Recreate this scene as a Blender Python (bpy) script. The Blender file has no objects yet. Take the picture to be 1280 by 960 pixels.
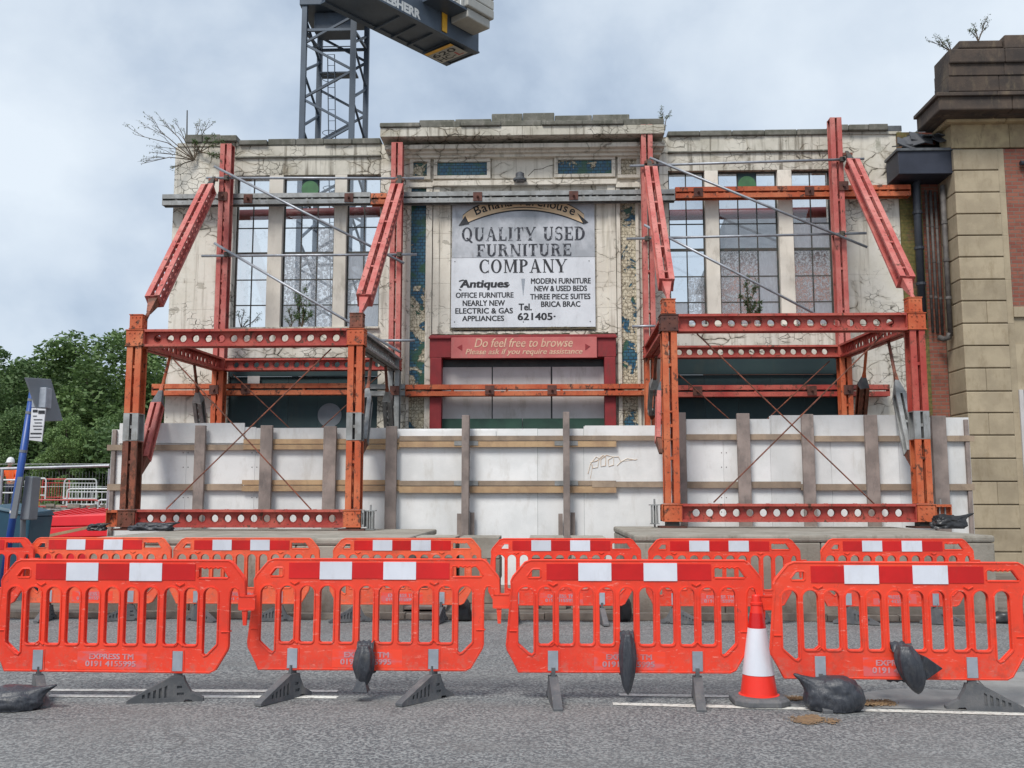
import bpy, math, random
from math import radians as RD, sin, cos, pi
from mathutils import Vector, Matrix, noise
from mathutils.geometry import tessellate_polygon
random.seed(7)
S = bpy.context.scene
COL = S.collection

# ------------------------------------------------------------------ camera
F = 1200.0; YAW = RD(1.9); PIT = RD(6.75); CH = 1.53
fh = Vector((-sin(YAW), cos(YAW), 0)); rt = Vector((cos(YAW), sin(YAW), 0)); zz = Vector((0, 0, 1))
fw = fh*cos(PIT) + zz*sin(PIT); up = zz*cos(PIT) - fh*sin(PIT)
CAM = Vector((0, 0, CH))
cd = bpy.data.cameras.new('camera'); co = bpy.data.objects.new('camera', cd); COL.objects.link(co)
cd.sensor_width = 36; cd.lens = F/1280*36; cd.clip_end = 3000; cd.clip_start = 0.1
m = Matrix((rt, up, -fw)).transposed().to_4x4(); m.translation = CAM
co.matrix_world = m; S.camera = co
S.render.resolution_x = 1024; S.render.resolution_y = 768

# ------------------------------------------------------------------ world, sun
SUN_EL, SUN_AZ = RD(52), RD(205)      # sun high behind the camera, a little to the left
w = bpy.data.worlds.new('World'); S.world = w; w.use_nodes = True
nt = w.node_tree; nt.nodes.clear(); N = nt.nodes.new; L = nt.links.new
def wm(op, a, b=None):
    n = N('ShaderNodeMath'); n.operation = op
    for i, v in enumerate((a, b)):
        if v is None: continue
        if isinstance(v, (int, float)): n.inputs[i].default_value = v
        else: L(v, n.inputs[i])
    return n.outputs[0]
bg = N('ShaderNodeBackground'); wo = N('ShaderNodeOutputWorld'); sky = N('ShaderNodeTexSky')
sky.sky_type = 'NISHITA'; sky.sun_disc = False; sky.sun_elevation = SUN_EL; sky.sun_rotation = SUN_AZ
tc = N('ShaderNodeTexCoord'); mp = N('ShaderNodeMapping'); mp.inputs['Scale'].default_value = (1.2, 1.2, 1.5)
mp.inputs['Location'].default_value = (2.3, .4, 1.1)
L(tc.outputs['Generated'], mp.inputs[0])
n1 = N('ShaderNodeTexNoise'); n1.inputs['Scale'].default_value = 1.9; n1.inputs['Detail'].default_value = 8; n1.inputs['Roughness'].default_value = .55
n1.inputs['Distortion'].default_value = .15
L(mp.outputs[0], n1.inputs['Vector'])
n2 = N('ShaderNodeTexNoise'); n2.inputs['Scale'].default_value = 4.5; n2.inputs['Detail'].default_value = 6; n2.inputs['Roughness'].default_value = .5
L(mp.outputs[0], n2.inputs['Vector'])
sm = wm('ADD', wm('MULTIPLY', n1.outputs['Fac'], .7), wm('MULTIPLY', n2.outputs['Fac'], .3))
cr = N('ShaderNodeValToRGB'); L(sm, cr.inputs[0])
e = cr.color_ramp.elements
e[0].position = .36; e[0].color = (2.05, 2.6, 3.45, 1); e[1].position = .65; e[1].color = (5.0, 5.5, 6.0, 1)
q = cr.color_ramp.elements.new(.45); q.color = (3.15, 3.75, 4.55, 1)
q = cr.color_ramp.elements.new(.53); q.color = (4.1, 4.65, 5.3, 1)
mx = N('ShaderNodeMix'); mx.data_type = 'RGBA'; mx.inputs[0].default_value = .93
L(sky.outputs[0], mx.inputs[6]); L(cr.outputs[0], mx.inputs[7])
L(mx.outputs[2], bg.inputs[0]); bg.inputs[1].default_value = .115; L(bg.outputs[0], wo.inputs[0])
sd = bpy.data.lights.new('sun', 'SUN'); sd.energy = 2.3; sd.angle = RD(20); sd.color = (1, .96, .9)
so = bpy.data.objects.new('sun', sd); COL.objects.link(so)
so.rotation_euler = (pi/2 - SUN_EL, 0, pi - SUN_AZ + 0)
_d = Vector((sin(SUN_AZ)*cos(SUN_EL), cos(SUN_AZ)*cos(SUN_EL), sin(SUN_EL)))
so.rotation_euler = _d.to_track_quat('Z', 'Y').to_euler()
S.view_settings.view_transform = 'Standard'; S.view_settings.look = 'None'; S.view_settings.gamma = 1
S.view_settings.exposure = .54

# ------------------------------------------------------------------ placing helpers
def ray(x, y): return fw + rt*((x-640)/F) + up*((480-y)/F)
def P(x, y, Y):                     # photograph point on the upright plane at distance Y
    d = ray(x, y); return CAM + d*(Y/d.y)
def PZ(x, y, z):                    # photograph point on a level plane at height z
    d = ray(x, y); return CAM + d*((z-CH)/d.z)
def X(x, y, Y): return P(x, y, Y).x
def Z(x, y, Y): return P(x, y, Y).z

# ------------------------------------------------------------------ materials
def newmat(name):
    m = bpy.data.materials.new(name); m.use_nodes = True
    t = m.node_tree; b = t.nodes['Principled BSDF']; return m, t, b
def c4(c): return (c[0], c[1], c[2], 1)
class NB:
    def __init__(s, t):
        s.t = t; g = t.nodes.new('ShaderNodeNewGeometry'); s.pos = g.outputs['Position']
    def n(s, k, **kw):
        x = s.t.nodes.new(k)
        for a, v in kw.items():
            if a.startswith('i_'):
                x.inputs[a[2:].replace('_', ' ')].default_value = v
            else: setattr(x, a, v)
        return x
    def lk(s, a, b): s.t.links.new(a, b)
    def mapped(s, sc=(1, 1, 1), loc=(0, 0, 0), src=None):
        m = s.n('ShaderNodeMapping'); m.inputs['Scale'].default_value = sc; m.inputs['Location'].default_value = loc
        s.lk(src or s.pos, m.inputs[0]); return m.outputs[0]
    def noise(s, scale, detail=4, rough=.6, vec=None, dist=0):
        x = s.n('ShaderNodeTexNoise'); x.inputs['Scale'].default_value = scale; x.inputs['Detail'].default_value = detail
        x.inputs['Roughness'].default_value = rough; x.inputs['Distortion'].default_value = dist
        s.lk(vec or s.pos, x.inputs['Vector']); return x.outputs['Fac']
    def ramp(s, f, a, b, v0=0, v1=1):
        x = s.n('ShaderNodeMapRange'); x.interpolation_type = 'SMOOTHSTEP'
        for i, v in zip((1, 2, 3, 4), (a, b, v0, v1)): x.inputs[i].default_value = v
        s.lk(f, x.inputs[0]); return x.outputs[0]
    def mix(s, f, a, b, mode='MIX'):
        x = s.n('ShaderNodeMix'); x.data_type = 'RGBA'; x.blend_type = mode
        if isinstance(f, (int, float)): x.inputs[0].default_value = f
        else: s.lk(f, x.inputs[0])
        for i, v in ((6, a), (7, b)):
            if isinstance(v, tuple): x.inputs[i].default_value = c4(v)
            else: s.lk(v, x.inputs[i])
        return x.outputs[2]
    def math(s, op, a, b=0.0):
        x = s.n('ShaderNodeMath'); x.operation = op
        for i, v in enumerate((a, b)):
            if isinstance(v, (int, float)): x.inputs[i].default_value = v
            else: s.lk(v, x.inputs[i])
        return x.outputs[0]
    def bump(s, h, b, st=.5, dist=.01):
        x = s.n('ShaderNodeBump'); x.inputs['Strength'].default_value = st; x.inputs['Distance'].default_value = dist
        s.lk(h, x.inputs['Height']); s.lk(x.outputs[0], b.inputs['Normal'])
    def vor(s, scale, vec=None, feat='DISTANCE_TO_EDGE', rnd=1):
        x = s.n('ShaderNodeTexVoronoi'); x.feature = feat; x.inputs['Scale'].default_value = scale; x.inputs['Randomness'].default_value = rnd
        s.lk(vec or s.pos, x.inputs['Vector']); return x
    def warp(s, amt, scale, src=None):
        x = s.n('ShaderNodeTexNoise'); x.inputs['Scale'].default_value = scale; x.inputs['Detail'].default_value = 3
        s.lk(src or s.pos, x.inputs['Vector'])
        v = s.n('ShaderNodeVectorMath'); v.operation = 'MULTIPLY_ADD'; v.inputs[1].default_value = (amt,)*3
        s.lk(x.outputs['Color'], v.inputs[0]); s.lk(src or s.pos, v.inputs[2]); return v.outputs[0]
def simple(name, c1, c2=None, scale=3, rough=.7, metal=0, bump=0, bs=60, dirt=None, damt=.5, lo=.35, hi=.65, vary=.09):
    m, t, b = newmat(name); n = NB(t)
    c2 = c2 or tuple(v*.8 for v in c1)
    col = n.mix(n.ramp(n.noise(scale, 6), lo, hi), c1, c2)
    if dirt:
        f = n.ramp(n.noise(scale*2.7, 8, .7, n.mapped((1, 1, .35), (3, 5, 1))), .5, .72, 0, damt)
        col = n.mix(f, col, dirt)
    if vary:
        oi = n.n('ShaderNodeObjectInfo'); hs = n.n('ShaderNodeHueSaturation'); n.lk(n.ramp(oi.outputs['Random'], 0, 1, 1-vary, 1+vary), hs.inputs['Value']); n.lk(col, hs.inputs['Color']); col = hs.outputs[0]
    n.lk(col, b.inputs['Base Color']); b.inputs['Roughness'].default_value = rough; b.inputs['Metallic'].default_value = metal
    if bump: n.bump(n.noise(bs, 4), b, bump, .01)
    return m
def steel(name, c, fade, rust=(.10, .035, .018), thr=.6):
    m, t, b = newmat(name); n = NB(t)
    col = n.mix(n.ramp(n.noise(1.6, 5), .38, .66), c, fade)
    col = n.mix(n.ramp(n.noise(9, 8, .7, n.mapped((1, 1, .4))), .52, .75, 0, .55), col, tuple(v*.45 for v in c))
    r = n.ramp(n.noise(6, 9, .75, n.mapped((1, 1, .7), (7, 2, 9))), thr-.02, thr+.04)
    col = n.mix(r, col, rust)
    chip = n.ramp(n.noise(42, 4, .6), .63, .67, 0, .9); col = n.mix(chip, col, (.06, .03, .022))
    n.lk(col, b.inputs['Base Color']); b.inputs['Roughness'].default_value = .6
    n.bump(n.noise(30, 5), b, .3, .006); return m
M = {}
M['orange'] = steel('orange_steel', (.47, .085, .026), (.56, .16, .065), thr=.565)
M['pink'] = steel('faded_red_steel', (.44, .095, .08), (.53, .19, .16), thr=.60)
M['red'] = steel('red_steel', (.36, .042, .032), (.46, .10, .07), thr=.575)
M['rusty'] = steel('rusty_steel', (.16, .05, .03), (.27, .08, .04), thr=.5)
M['galv'] = simple('galvanised_steel', (.36, .37, .37), (.24, .245, .24), 4, .55, .35, .2, 40, (.14, .12, .09), .5)
M['tube'] = simple('tube_steel', (.36, .38, .42), (.26, .28, .31), 5, .45, .45, .1, 50, (.2, .13, .09), .4)
M['darksteel'] = simple('dark_steel', (.055, .06, .06), (.09, .07, .05), 8, .6, .3)
M['plate'] = simple('rusted_plate', (.13, .045, .03), (.075, .03, .024), 9, .7, .1, .3)
M['crane'] = simple('blue_grey_crane_paint', (.05, .07, .10), (.065, .09, .125), .8, .5, .1, 0, 0, (.04, .045, .05), .4)
M['crane_light'] = simple('crane_light_panel', (.42, .42, .39), (.36, .36, .34), .7, .6, 0, 0, 0, (.2, .18, .15), .35)
M['crane_white'] = simple('crane_white', (.7, .72, .72), rough=.5)
M['crane_yellow'] = simple('crane_yellow', (.7, .38, .03), rough=.5)
M['black'] = simple('black_print', (.012, .013, .018), (.03, .03, .035), 14, .6, lo=.4, hi=.7)
M['rubber'] = simple('grey_rubber', (.075, .08, .088), (.12, .12, .125), 7, .75, 0, .25, 70, (.19, .18, .16), .5)
def bagmat():
    m, t, b = newmat('dark_sandbag'); n = NB(t)
    cre = n.math('ABSOLUTE', n.math('SUBTRACT', n.noise(11, 5, .6, n.mapped((1.6, 1.6, .5)), 1.2), .5)); cf = n.ramp(cre, 0, .09)
    col = n.mix(cf, (.048, .052, .062), (.032, .036, .046)); col = n.mix(n.ramp(n.noise(7, 7, .75), .52, .72, 0, .5), col, (.10, .094, .085))
    n.lk(col, b.inputs['Base Color']); b.inputs['Roughness'].default_value = .42
    wv = n.n('ShaderNodeTexWave'); wv.inputs['Scale'].default_value = 90; n.lk(n.pos, wv.inputs['Vector'])
    n.bump(n.math('ADD', n.math('MULTIPLY', cf, -1.2), n.math('MULTIPLY', wv.outputs['Fac'], .06)), b, .22, .008); return m
M['bag'] = bagmat()
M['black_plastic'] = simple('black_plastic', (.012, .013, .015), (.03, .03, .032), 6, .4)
M['box_black'] = simple('black_gutter_paint', (.014, .018, .032), (.022, .027, .045), 2, .55, 0, .2, 12)
M['white_board'] = simple('white_hoarding_paint', (.76, .76, .755), (.66, .665, .66), 1.6, .65, 0, .3, 60, (.46, .43, .38), .4)
M['white_sheet'] = simple('white_sheet', (.60, .58, .58), (.52, .50, .49), 1.5, .7, 0, .15, 40, (.3, .27, .23), .5)
M['retro_white'] = simple('white_reflector', (.66, .68, .74), (.60, .62, .68), 3, .35, 0, .1, 160, (.4, .38, .37), .3)
M['retro_grey'] = simple('grey_reflector', (.33, .36, .41), (.26, .29, .33), 9, .5, 0, .2, 120)
M['retro_red'] = simple('red_reflector', (.62, .012, .012), (.50, .010, .010), 2.5, .3, 0, .1, 160, (.3, .03, .02), .35)
def plastic(name, c1, c2, dirt, seed, amt=.5):
    m, t, b = newmat(name); n = NB(t); sh = (seed*3.1, seed*1.7, seed)
    col = n.mix(n.ramp(n.noise(1.3, 4, .6, n.mapped((1, 1, 1), sh)), .35, .65), c1, c2)
    col = n.mix(n.ramp(n.noise(6, 8, .75, n.mapped((1, 1, 1), sh)), .50, .72, 0, amt), col, dirt)
    scr = n.ramp(n.noise(26, 5, .8, n.mapped((.25, 1, 1.6), sh), .5), .60, .64, 0, .55); col = n.mix(scr, col, (.86, .33, .26))
    scr2 = n.ramp(n.noise(19, 6, .8, n.mapped((1, 1, .5), (seed, 9, seed)), .3), .64, .68, 0, .6); col = n.mix(scr2, col, (.20, .05, .04))
    sp = n.n('ShaderNodeSeparateXYZ'); n.lk(n.pos, sp.inputs[0])
    spl = n.math('MULTIPLY', n.ramp(sp.outputs[2], .1, .5, 1, 0), n.ramp(n.noise(15, 8, .8), .46, .66, 0, .6)); col = n.mix(spl, col, (.33, .20, .16))
    n.lk(col, b.inputs['Base Color']); n.lk(n.ramp(n.noise(8, 6), .3, .7, .35, .6), b.inputs['Roughness']); n.bump(n.noise(24, 5), b, .08, .01); return m
M['barrier'] = plastic('barrier_red_plastic', (.84, .056, .023), (.74, .042, .018), (.45, .05, .03), 0)
M['barrier2'] = plastic('barrier_red_plastic_scuffed', (.82, .064, .026), (.72, .046, .02), (.42, .06, .035), 3, .7)
M['barrier_old'] = plastic('faded_orange_plastic', (.86, .13, .05), (.74, .09, .038), (.36, .10, .06), 5, .75)
M['print_grey'] = simple('faded_print', (.50, .27, .31), (.58, .14, .13), 11, .6, lo=.42, hi=.72)
M['cone_red'] = simple('cone_red', (.80, .03, .016), (.72, .035, .02), 2.5, .45, 0, .1, 30, (.4, .04, .03), .4)
M['dark_green'] = simple('dark_teal_boarding', (.012, .034, .042), (.018, .045, .05), .9, .7, 0, .2, 30, (.05, .06, .05), .4)
M['green_board'] = simple('green_board', (.03, .085, .06), (.022, .06, .045), 3, .7)
M['red_paint'] = simple('red_shopfront_paint', (.26, .018, .022), (.20, .014, .018), 2, .6, 0, .3, 20, (.10, .03, .025), .6)
M['browse'] = simple('faded_red_sign', (.50, .135, .125), (.43, .10, .095), 1.6, .6, 0, .1, 20, (.35, .2, .17), .5)
M['browse_text'] = simple('gold_lettering', (.72, .48, .33), (.62, .36, .26), 6, .6)
M['sign_white'] = simple('white_sign_paint', (.66, .68, .72), (.58, .60, .64), 1.6, .6, 0, .1, 20, (.36, .36, .37), .45)
M['sign_grey'] = simple('weathered_aluminium_sign', (.30, .315, .34), (.45, .46, .49), 1.9, .5, .2, .2, 14, (.2, .2, .21), .6)
M['banana'] = simple('banana_paint', (.70, .50, .30), (.72, .54, .36), 2.5, .6)
M['faded_letter'] = simple('worn_black_lettering', (.02, .022, .032), (.27, .28, .31), 9, .6, lo=.53, hi=.62)
M['winmetal'] = simple('green_window_metal', (.032, .042, .038), (.07, .055, .045), 9, .6, 0, .3, 30)
M['disc_green'] = simple('green_disc', (.05, .17, .06), (.04, .12, .05), 4, .5)
M['wood'] = simple('weathered_timber', (.30, .245, .22), (.20, .165, .15), 3, .85, 0, .4, 50, (.09, .08, .075), .5)
M['wood_rail'] = simple('tan_rail_timber', (.36, .275, .20), (.26, .20, .15), 3, .85, 0, .4, 50, (.15, .11, .08), .5)
M['wood_new'] = simple('fresh_timber', (.44, .30, .17), (.34, .22, .13), 4, .8, 0, .3, 50, (.2, .13, .08), .5)
M['conc'] = simple('grey_concrete', (.35, .325, .28), (.26, .238, .20), 2.4, .9, 0, .6, 35, (.15, .125, .09), .75)
M['conc_block'] = simple('brown_grey_concrete', (.25, .22, .18), (.17, .15, .125), 3, .9, 0, .5, 35, (.09, .085, .06), .6)
M['stone'] = simple('buff_sandstone', (.39, .325, .225), (.315, .26, .18), 2.2, .85, 0, .35, 45, (.22, .17, .10), .55)
M['stone_pale'] = simple('buff_sandstone_frieze', (.43, .34, .20), (.30, .23, .14), 2.6, .85, 0, .35, 35, (.12, .085, .05), .65)
M['stone_dark'] = simple('soot_black_stone', (.085, .062, .048), (.045, .036, .032), 1.8, .9, 0, .6, 22, (.20, .155, .10), .5)
M['lead'] = simple('lead_flashing', (.12, .13, .14), (.07, .075, .085), 5, .55, .2, .4, 14)
M['coping'] = simple('mossy_coping', (.17, .165, .145), (.10, .10, .08), 3, .95, 0, .7, 20, (.32, .30, .26), .6)
M['spray'] = simple('faded_orange_spray', (.60, .47, .36), (.72, .66, .58), 12, .8)
M['moss'] = simple('moss_and_dirt', (.035, .03, .02), (.075, .06, .035), 16, 1, 0, .9, 40)
M['blue_pole'] = simple('blue_paint', (.012, .055, .27), (.02, .07, .24), 3, .4)
M['grey_paint'] = simple('grey_panel', (.19, .21, .235), (.15, .165, .185), 2, .55)
M['paper'] = simple('notice_paper', (.66, .67, .70), rough=.6)
M['blue_plastic'] = simple('dark_blue_bin', (.015, .06, .10), (.02, .08, .12), 2, .5)
M['site_red'] = simple('site_red_plastic', (.72, .014, .024), (.62, .012, .02), 2, .4)
M['fence_red'] = simple('red_tube_paint', (.45, .05, .045), rough=.5)
M['fence_white'] = simple('white_tube_paint', (.66, .68, .70), rough=.5)
M['hivis'] = simple('orange_hi_vis', (.90, .14, .02), (.8, .11, .02), 9, .7)
M['helmet'] = simple('white_helmet', (.75, .76, .78), rough=.35)
M['trouser'] = simple('navy_trousers', (.03, .035, .06), rough=.8)
M['skin'] = simple('skin', (.45, .26, .19), rough=.6)
M['mud'] = simple('bare_site_ground', (.19, .15, .11), (.26, .22, .17), .6, .95, 0, .6, 9)
M['sand'] = simple('spilt_sand', (.29, .185, .095), (.20, .13, .075), 18, 1, 0, .9, 160, (.16, .14, .12), .7)
M['bark'] = simple('bark', (.09, .07, .05), (.06, .05, .04), 8, .95, 0, .6, 30)
M['twig'] = simple('twig', (.11, .075, .05), (.08, .06, .04), 8, .9)
M['slate'] = simple('slate_roof', (.09, .095, .105), (.06, .062, .07), 2, .6)
M['pipe'] = simple('weathered_pipe', (.075, .068, .066), (.13, .12, .112), 7, .7, .1, .3)
M['pipe_black'] = simple('black_downpipe', (.018, .024, .036), (.03, .035, .045), 4, .5)
M['line'] = simple('worn_road_paint', (.66, .65, .60), (.36, .35, .33), 26, .8, 0, .4, 80, (.20, .195, .19), .5, .48, .66)
M['kerb'] = simple('kerb_stone', (.30, .27, .23), (.20, .175, .15), 3, .9, 0, .5, 40, (.12, .09, .06), .6)
M['patch'] = simple('smooth_asphalt_patch', (.26, .255, .245), (.20, .197, .19), 3, .9, 0, .3, 120)
M['dirt'] = simple('dirt_strip', (.14, .105, .075), (.09, .075, .06), 7, 1, 0, .8, 40)

def leafmat(name, a, b_):
    m, t, b = newmat(name); n = NB(t)
    g = n.n('ShaderNodeNewGeometry'); col = n.mix(g.outputs['Random Per Island'], a, b_)
    col = n.mix(n.ramp(n.noise(.45, 3), .35, .65, 0, .6), col, tuple(v*.55 for v in a))
    n.lk(col, b.inputs['Base Color']); b.inputs['Roughness'].default_value = .6
    b.inputs['Transmission Weight'].default_value = 0
    tr = n.n('ShaderNodeBsdfTranslucent'); n.lk(col, tr.inputs[0]); ms = n.n('ShaderNodeMixShader'); ms.inputs[0].default_value = .3
    n.lk(b.outputs[0], ms.inputs[1]); n.lk(tr.outputs[0], ms.inputs[2]); n.lk(ms.outputs[0], t.nodes['Material Output'].inputs[0])
    return m
M['leaf'] = leafmat('tree_leaves', (.105, .19, .06), (.20, .30, .10))
M['leaf2'] = leafmat('dark_tree_leaves', (.085, .16, .055), (.155, .24, .085))
M['weed'] = leafmat('weed_leaves', (.06, .12, .035), (.12, .19, .07))
M['buddleia'] = leafmat('shrub_leaves', (.10, .14, .07), (.19, .22, .12))

def road():
    m, t, b = newmat('worn_asphalt'); n = NB(t)
    a = n.noise(44, 2.5, .72, n.warp(.035, 22)); big = n.noise(.55, 5, .6); med = n.noise(5, 5, .6)
    f = n.ramp(a, .42, .60)
    col = n.mix(f, (.075, .080, .086), (.27, .275, .27))
    col = n.mix(n.ramp(big, .4, .65, 0, .28), col, (.22, .22, .21))
    col = n.mix(n.ramp(med, .45, .75, 0, .35), col, (.08, .08, .082))
    col = n.mix(n.ramp(n.noise(1.1, 6, .65, n.mapped((.35, 1, 1), (3, 1, 0))), .50, .66, 0, .45), col, (.13, .128, .125))
    col = n.mix(n.ramp(n.noise(3.1, 6, .7, n.mapped((1, 1, 1), (8, 1, 0))), .64, .72, 0, .5), col, (.045, .045, .045))
    ck = n.vor(.35, n.warp(.5, 1.5)); cf = n.ramp(ck.outputs['Distance'], .0, .008, .5, 0)
    cf = n.math('MULTIPLY', cf, n.ramp(n.noise(.4, 2), .5, .6)); col = n.mix(cf, col, (.04, .04, .04))
    n.lk(col, b.inputs['Base Color']); b.inputs['Roughness'].default_value = .85
    n.bump(a, b, .8, .012); return m
M['road'] = road()
def pave():
    m, t, b = newmat('pavement_concrete'); n = NB(t)
    col = n.mix(n.ramp(n.noise(2, 6), .35, .65), (.20, .175, .15), (.13, .105, .085))
    n.lk(col, b.inputs['Base Color']); b.inputs['Roughness'].default_value = .9; n.bump(n.noise(30), b, .5, .01); return m
M['pave'] = pave()

def render_wall(name, base, alt, crackamt=1.0, streak=1.0, moss=(.10, .11, .06)):
    """cracked, flaking cream paint over faience"""
    m, t, b = newmat(name); n = NB(t)
    wv = n.warp(.35, 2.2)
    flat = n.mapped((1, .3, 1), src=wv)
    v1 = n.vor(1.9, n.mapped((1.1, .3, 1.9), src=wv)); v2 = n.vor(5.2, n.mapped((1, .3, 1.4), (4, 2, 1), src=n.warp(.16, 5)))
    mask = n.ramp(n.noise(.75, 4, .6, n.mapped((1, 1, 1), (11, 3, 2))), .45, .56)
    mask2 = n.ramp(n.noise(.8, 4, .6, n.mapped((1, 1, 1), (1, 13, 6))), .52, .60)
    k1 = n.math('MULTIPLY', n.ramp(v1.outputs['Distance'], .005, .028, 1, 0), mask)
    k2 = n.math('MULTIPLY', n.ramp(v2.outputs['Distance'], .004, .04, 1, 0), mask2)
    k = n.math('MAXIMUM', n.math('MULTIPLY', k1, n.ramp(n.noise(3.3, 4), .38, .56, .15, 1)), k2)
    col = n.mix(n.ramp(n.noise(1.1, 6), .35, .68), base, alt)
    col = n.mix(n.ramp(n.noise(7, 6, .7), .55, .75, 0, .35), col, tuple(v*.62 for v in alt))
    st = n.ramp(n.noise(3.2, 6, .6, n.mapped((2.6, 2.6, .16), (0, 0, 3))), .50, .68, 0, .5*streak)
    col = n.mix(st, col, (.27, .235, .18) if streak < 1.5 else (.15, .13, .10))
    st2 = n.ramp(n.noise(2.1, 7, .7, n.mapped((1, 1, .5), (5, 9, 3))), .60, .72, 0, .55*streak); col = n.mix(st2, col, moss)
    flake = n.math('MULTIPLY', n.ramp(n.noise(2.3, 5, .6, n.mapped((1, 1, 1), (2, 8, 5)), .4), .63, .645), .85)
    col = n.mix(flake, col, (.40, .37, .31))
    halo = n.math('MULTIPLY', n.ramp(v1.outputs['Distance'], .0, .13, 1, 0), mask)
    col = n.mix(n.math('MULTIPLY', n.math('MULTIPLY', halo, n.noise(6, 5)), .75*crackamt), col, (.30, .25, .17))
    gr = n.ramp(n.noise(13, 8, .75, n.mapped((1, 1, .8))), .56, .70, 0, .5*streak); col = n.mix(n.math('MULTIPLY', gr, n.ramp(n.noise(.9, 3), .45, .6)), col, (.16, .15, .11))
    col = n.mix(n.math('MULTIPLY', k, .95*crackamt), col, (.06, .05, .035))
    n.lk(col, b.inputs['Base Color']); b.inputs['Roughness'].default_value = .75
    h = n.math('SUBTRACT', n.math('MULTIPLY', n.noise(9, 5), .35), k); h = n.math('SUBTRACT', h, n.math('MULTIPLY', flake, .4))
    n.bump(h, b, .7, .02); return m
M['wall'] = render_wall('cracked_cream_paint', (.70, .67, .60), (.60, .565, .48))
M['wall_smooth'] = render_wall('cream_paint', (.70, .655, .57), (.60, .55, .47), .7, 1.0)
M['wall_top'] = render_wall('stained_parapet', (.58, .55, .48), (.40, .375, .31), 1, 1.9, (.035, .036, .026))
M['cream_plain'] = simple('cream_window_piers', (.70, .655, .58), (.60, .56, .49), 1.2, .75, 0, .2, 20, (.24, .21, .17), .55)

def peeling(name, thr):
    m, t, b = newmat(name); n = NB(t)
    tile = n.n('ShaderNodeTexBrick'); sep = n.n('ShaderNodeSeparateXYZ'); n.lk(n.pos, sep.inputs[0])
    cb = n.n('ShaderNodeCombineXYZ'); n.lk(sep.outputs[0], cb.inputs[0]); n.lk(sep.outputs[2], cb.inputs[1]); n.lk(cb.outputs[0], tile.inputs['Vector'])
    tile.inputs['Scale'].default_value = 1; tile.inputs['Brick Width'].default_value = .105; tile.inputs['Row Height'].default_value = .075
    tile.inputs['Mortar Size'].default_value = .006
    tile.inputs['Color1'].default_value = (.02, .09, .17, 1); tile.inputs['Color2'].default_value = (.045, .14, .20, 1); tile.inputs['Mortar'].default_value = (.02, .025, .02, 1)
    tcol = n.mix(n.ramp(n.noise(3, 4), .5, .62), tile.outputs['Color'], (.035, .10, .06))
    p = n.noise(2.4, 7, .68, n.mapped((1, 1, .8), (4, 1, 7)), .6); pf = n.ramp(p, thr, thr+.012)
    cream = n.mix(n.ramp(n.noise(9, 5), .4, .65), (.62, .57, .44), (.50, .44, .32))
    vr = n.vor(10, n.warp(.06, 8)); cream = n.mix(n.ramp(vr.outputs['Distance'], .01, .07, .8, 0), cream, (.10, .08, .05))
    cream = n.mix(n.math('MULTIPLY', n.math('SUBTRACT', 1, tile.outputs['Fac']), 0.0), cream, (0, 0, 0))
    mort = n.math('MULTIPLY', tile.outputs['Fac'], .6); cream = n.mix(mort, cream, (.14, .11, .07))
    edge = n.ramp(p, thr-.02, thr+.0, 0, .7)
    cream = n.mix(edge, cream, (.12, .10, .06))
    col = n.mix(pf, cream, tcol)
    n.lk(col, b.inputs['Base Color']); n.lk(n.ramp(p, thr, thr+.012, .75, .3), b.inputs['Roughness'])
    n.bump(n.math('SUBTRACT', n.math('SUBTRACT', 0, pf), n.math('MULTIPLY', tile.outputs['Fac'], .4)), b, .8, .012); return m
M['peel'] = peeling('peeling_paint_over_blue_tile', .535); M['peel_blue'] = peeling('blue_tile', .38)

def brickmat(name, c1, c2, mortar, moss=0):
    m, t, b = newmat(name); n = NB(t)
    tile = n.n('ShaderNodeTexBrick'); sep = n.n('ShaderNodeSeparateXYZ'); n.lk(n.pos, sep.inputs[0])
    cb = n.n('ShaderNodeCombineXYZ'); n.lk(n.math('ADD', sep.outputs[0], sep.outputs[1]), cb.inputs[0]); n.lk(sep.outputs[2], cb.inputs[1]); n.lk(cb.outputs[0], tile.inputs['Vector'])
    tile.inputs['Scale'].default_value = 1; tile.inputs['Brick Width'].default_value = .235; tile.inputs['Row Height'].default_value = .082
    tile.inputs['Mortar Size'].default_value = .008; tile.inputs['Color1'].default_value = c4(c1); tile.inputs['Color2'].default_value = c4(c2); tile.inputs['Mortar'].default_value = c4(mortar)
    col = n.mix(n.ramp(n.noise(3, 7, .7), .45, .75, 0, .55), tile.outputs['Color'], tuple(v*.35 for v in c1))
    if moss: col = n.mix(n.ramp(n.noise(1.3, 6, .65), .34, .48, 0, moss), col, n.mix(n.ramp(n.noise(14, 3), .4, .6), (.09, .11, .015), (.17, .17, .03)))
    n.lk(col, b.inputs['Base Color']); b.inputs['Roughness'].default_value = .85
    n.bump(n.math('ADD', n.math('MULTIPLY', tile.outputs['Fac'], -1), n.math('MULTIPLY', n.noise(22), .5)), b, .7, .012); return m
M['brick'] = brickmat('red_brick', (.22, .065, .045), (.28, .10, .065), (.17, .14, .11))
M['brick_moss'] = brickmat('mossy_dark_brick', (.13, .065, .045), (.17, .08, .055), (.08, .07, .05), .6)
M['brick_far'] = brickmat('far_brick', (.30, .13, .095), (.34, .16, .12), (.25, .2, .17))

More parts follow.
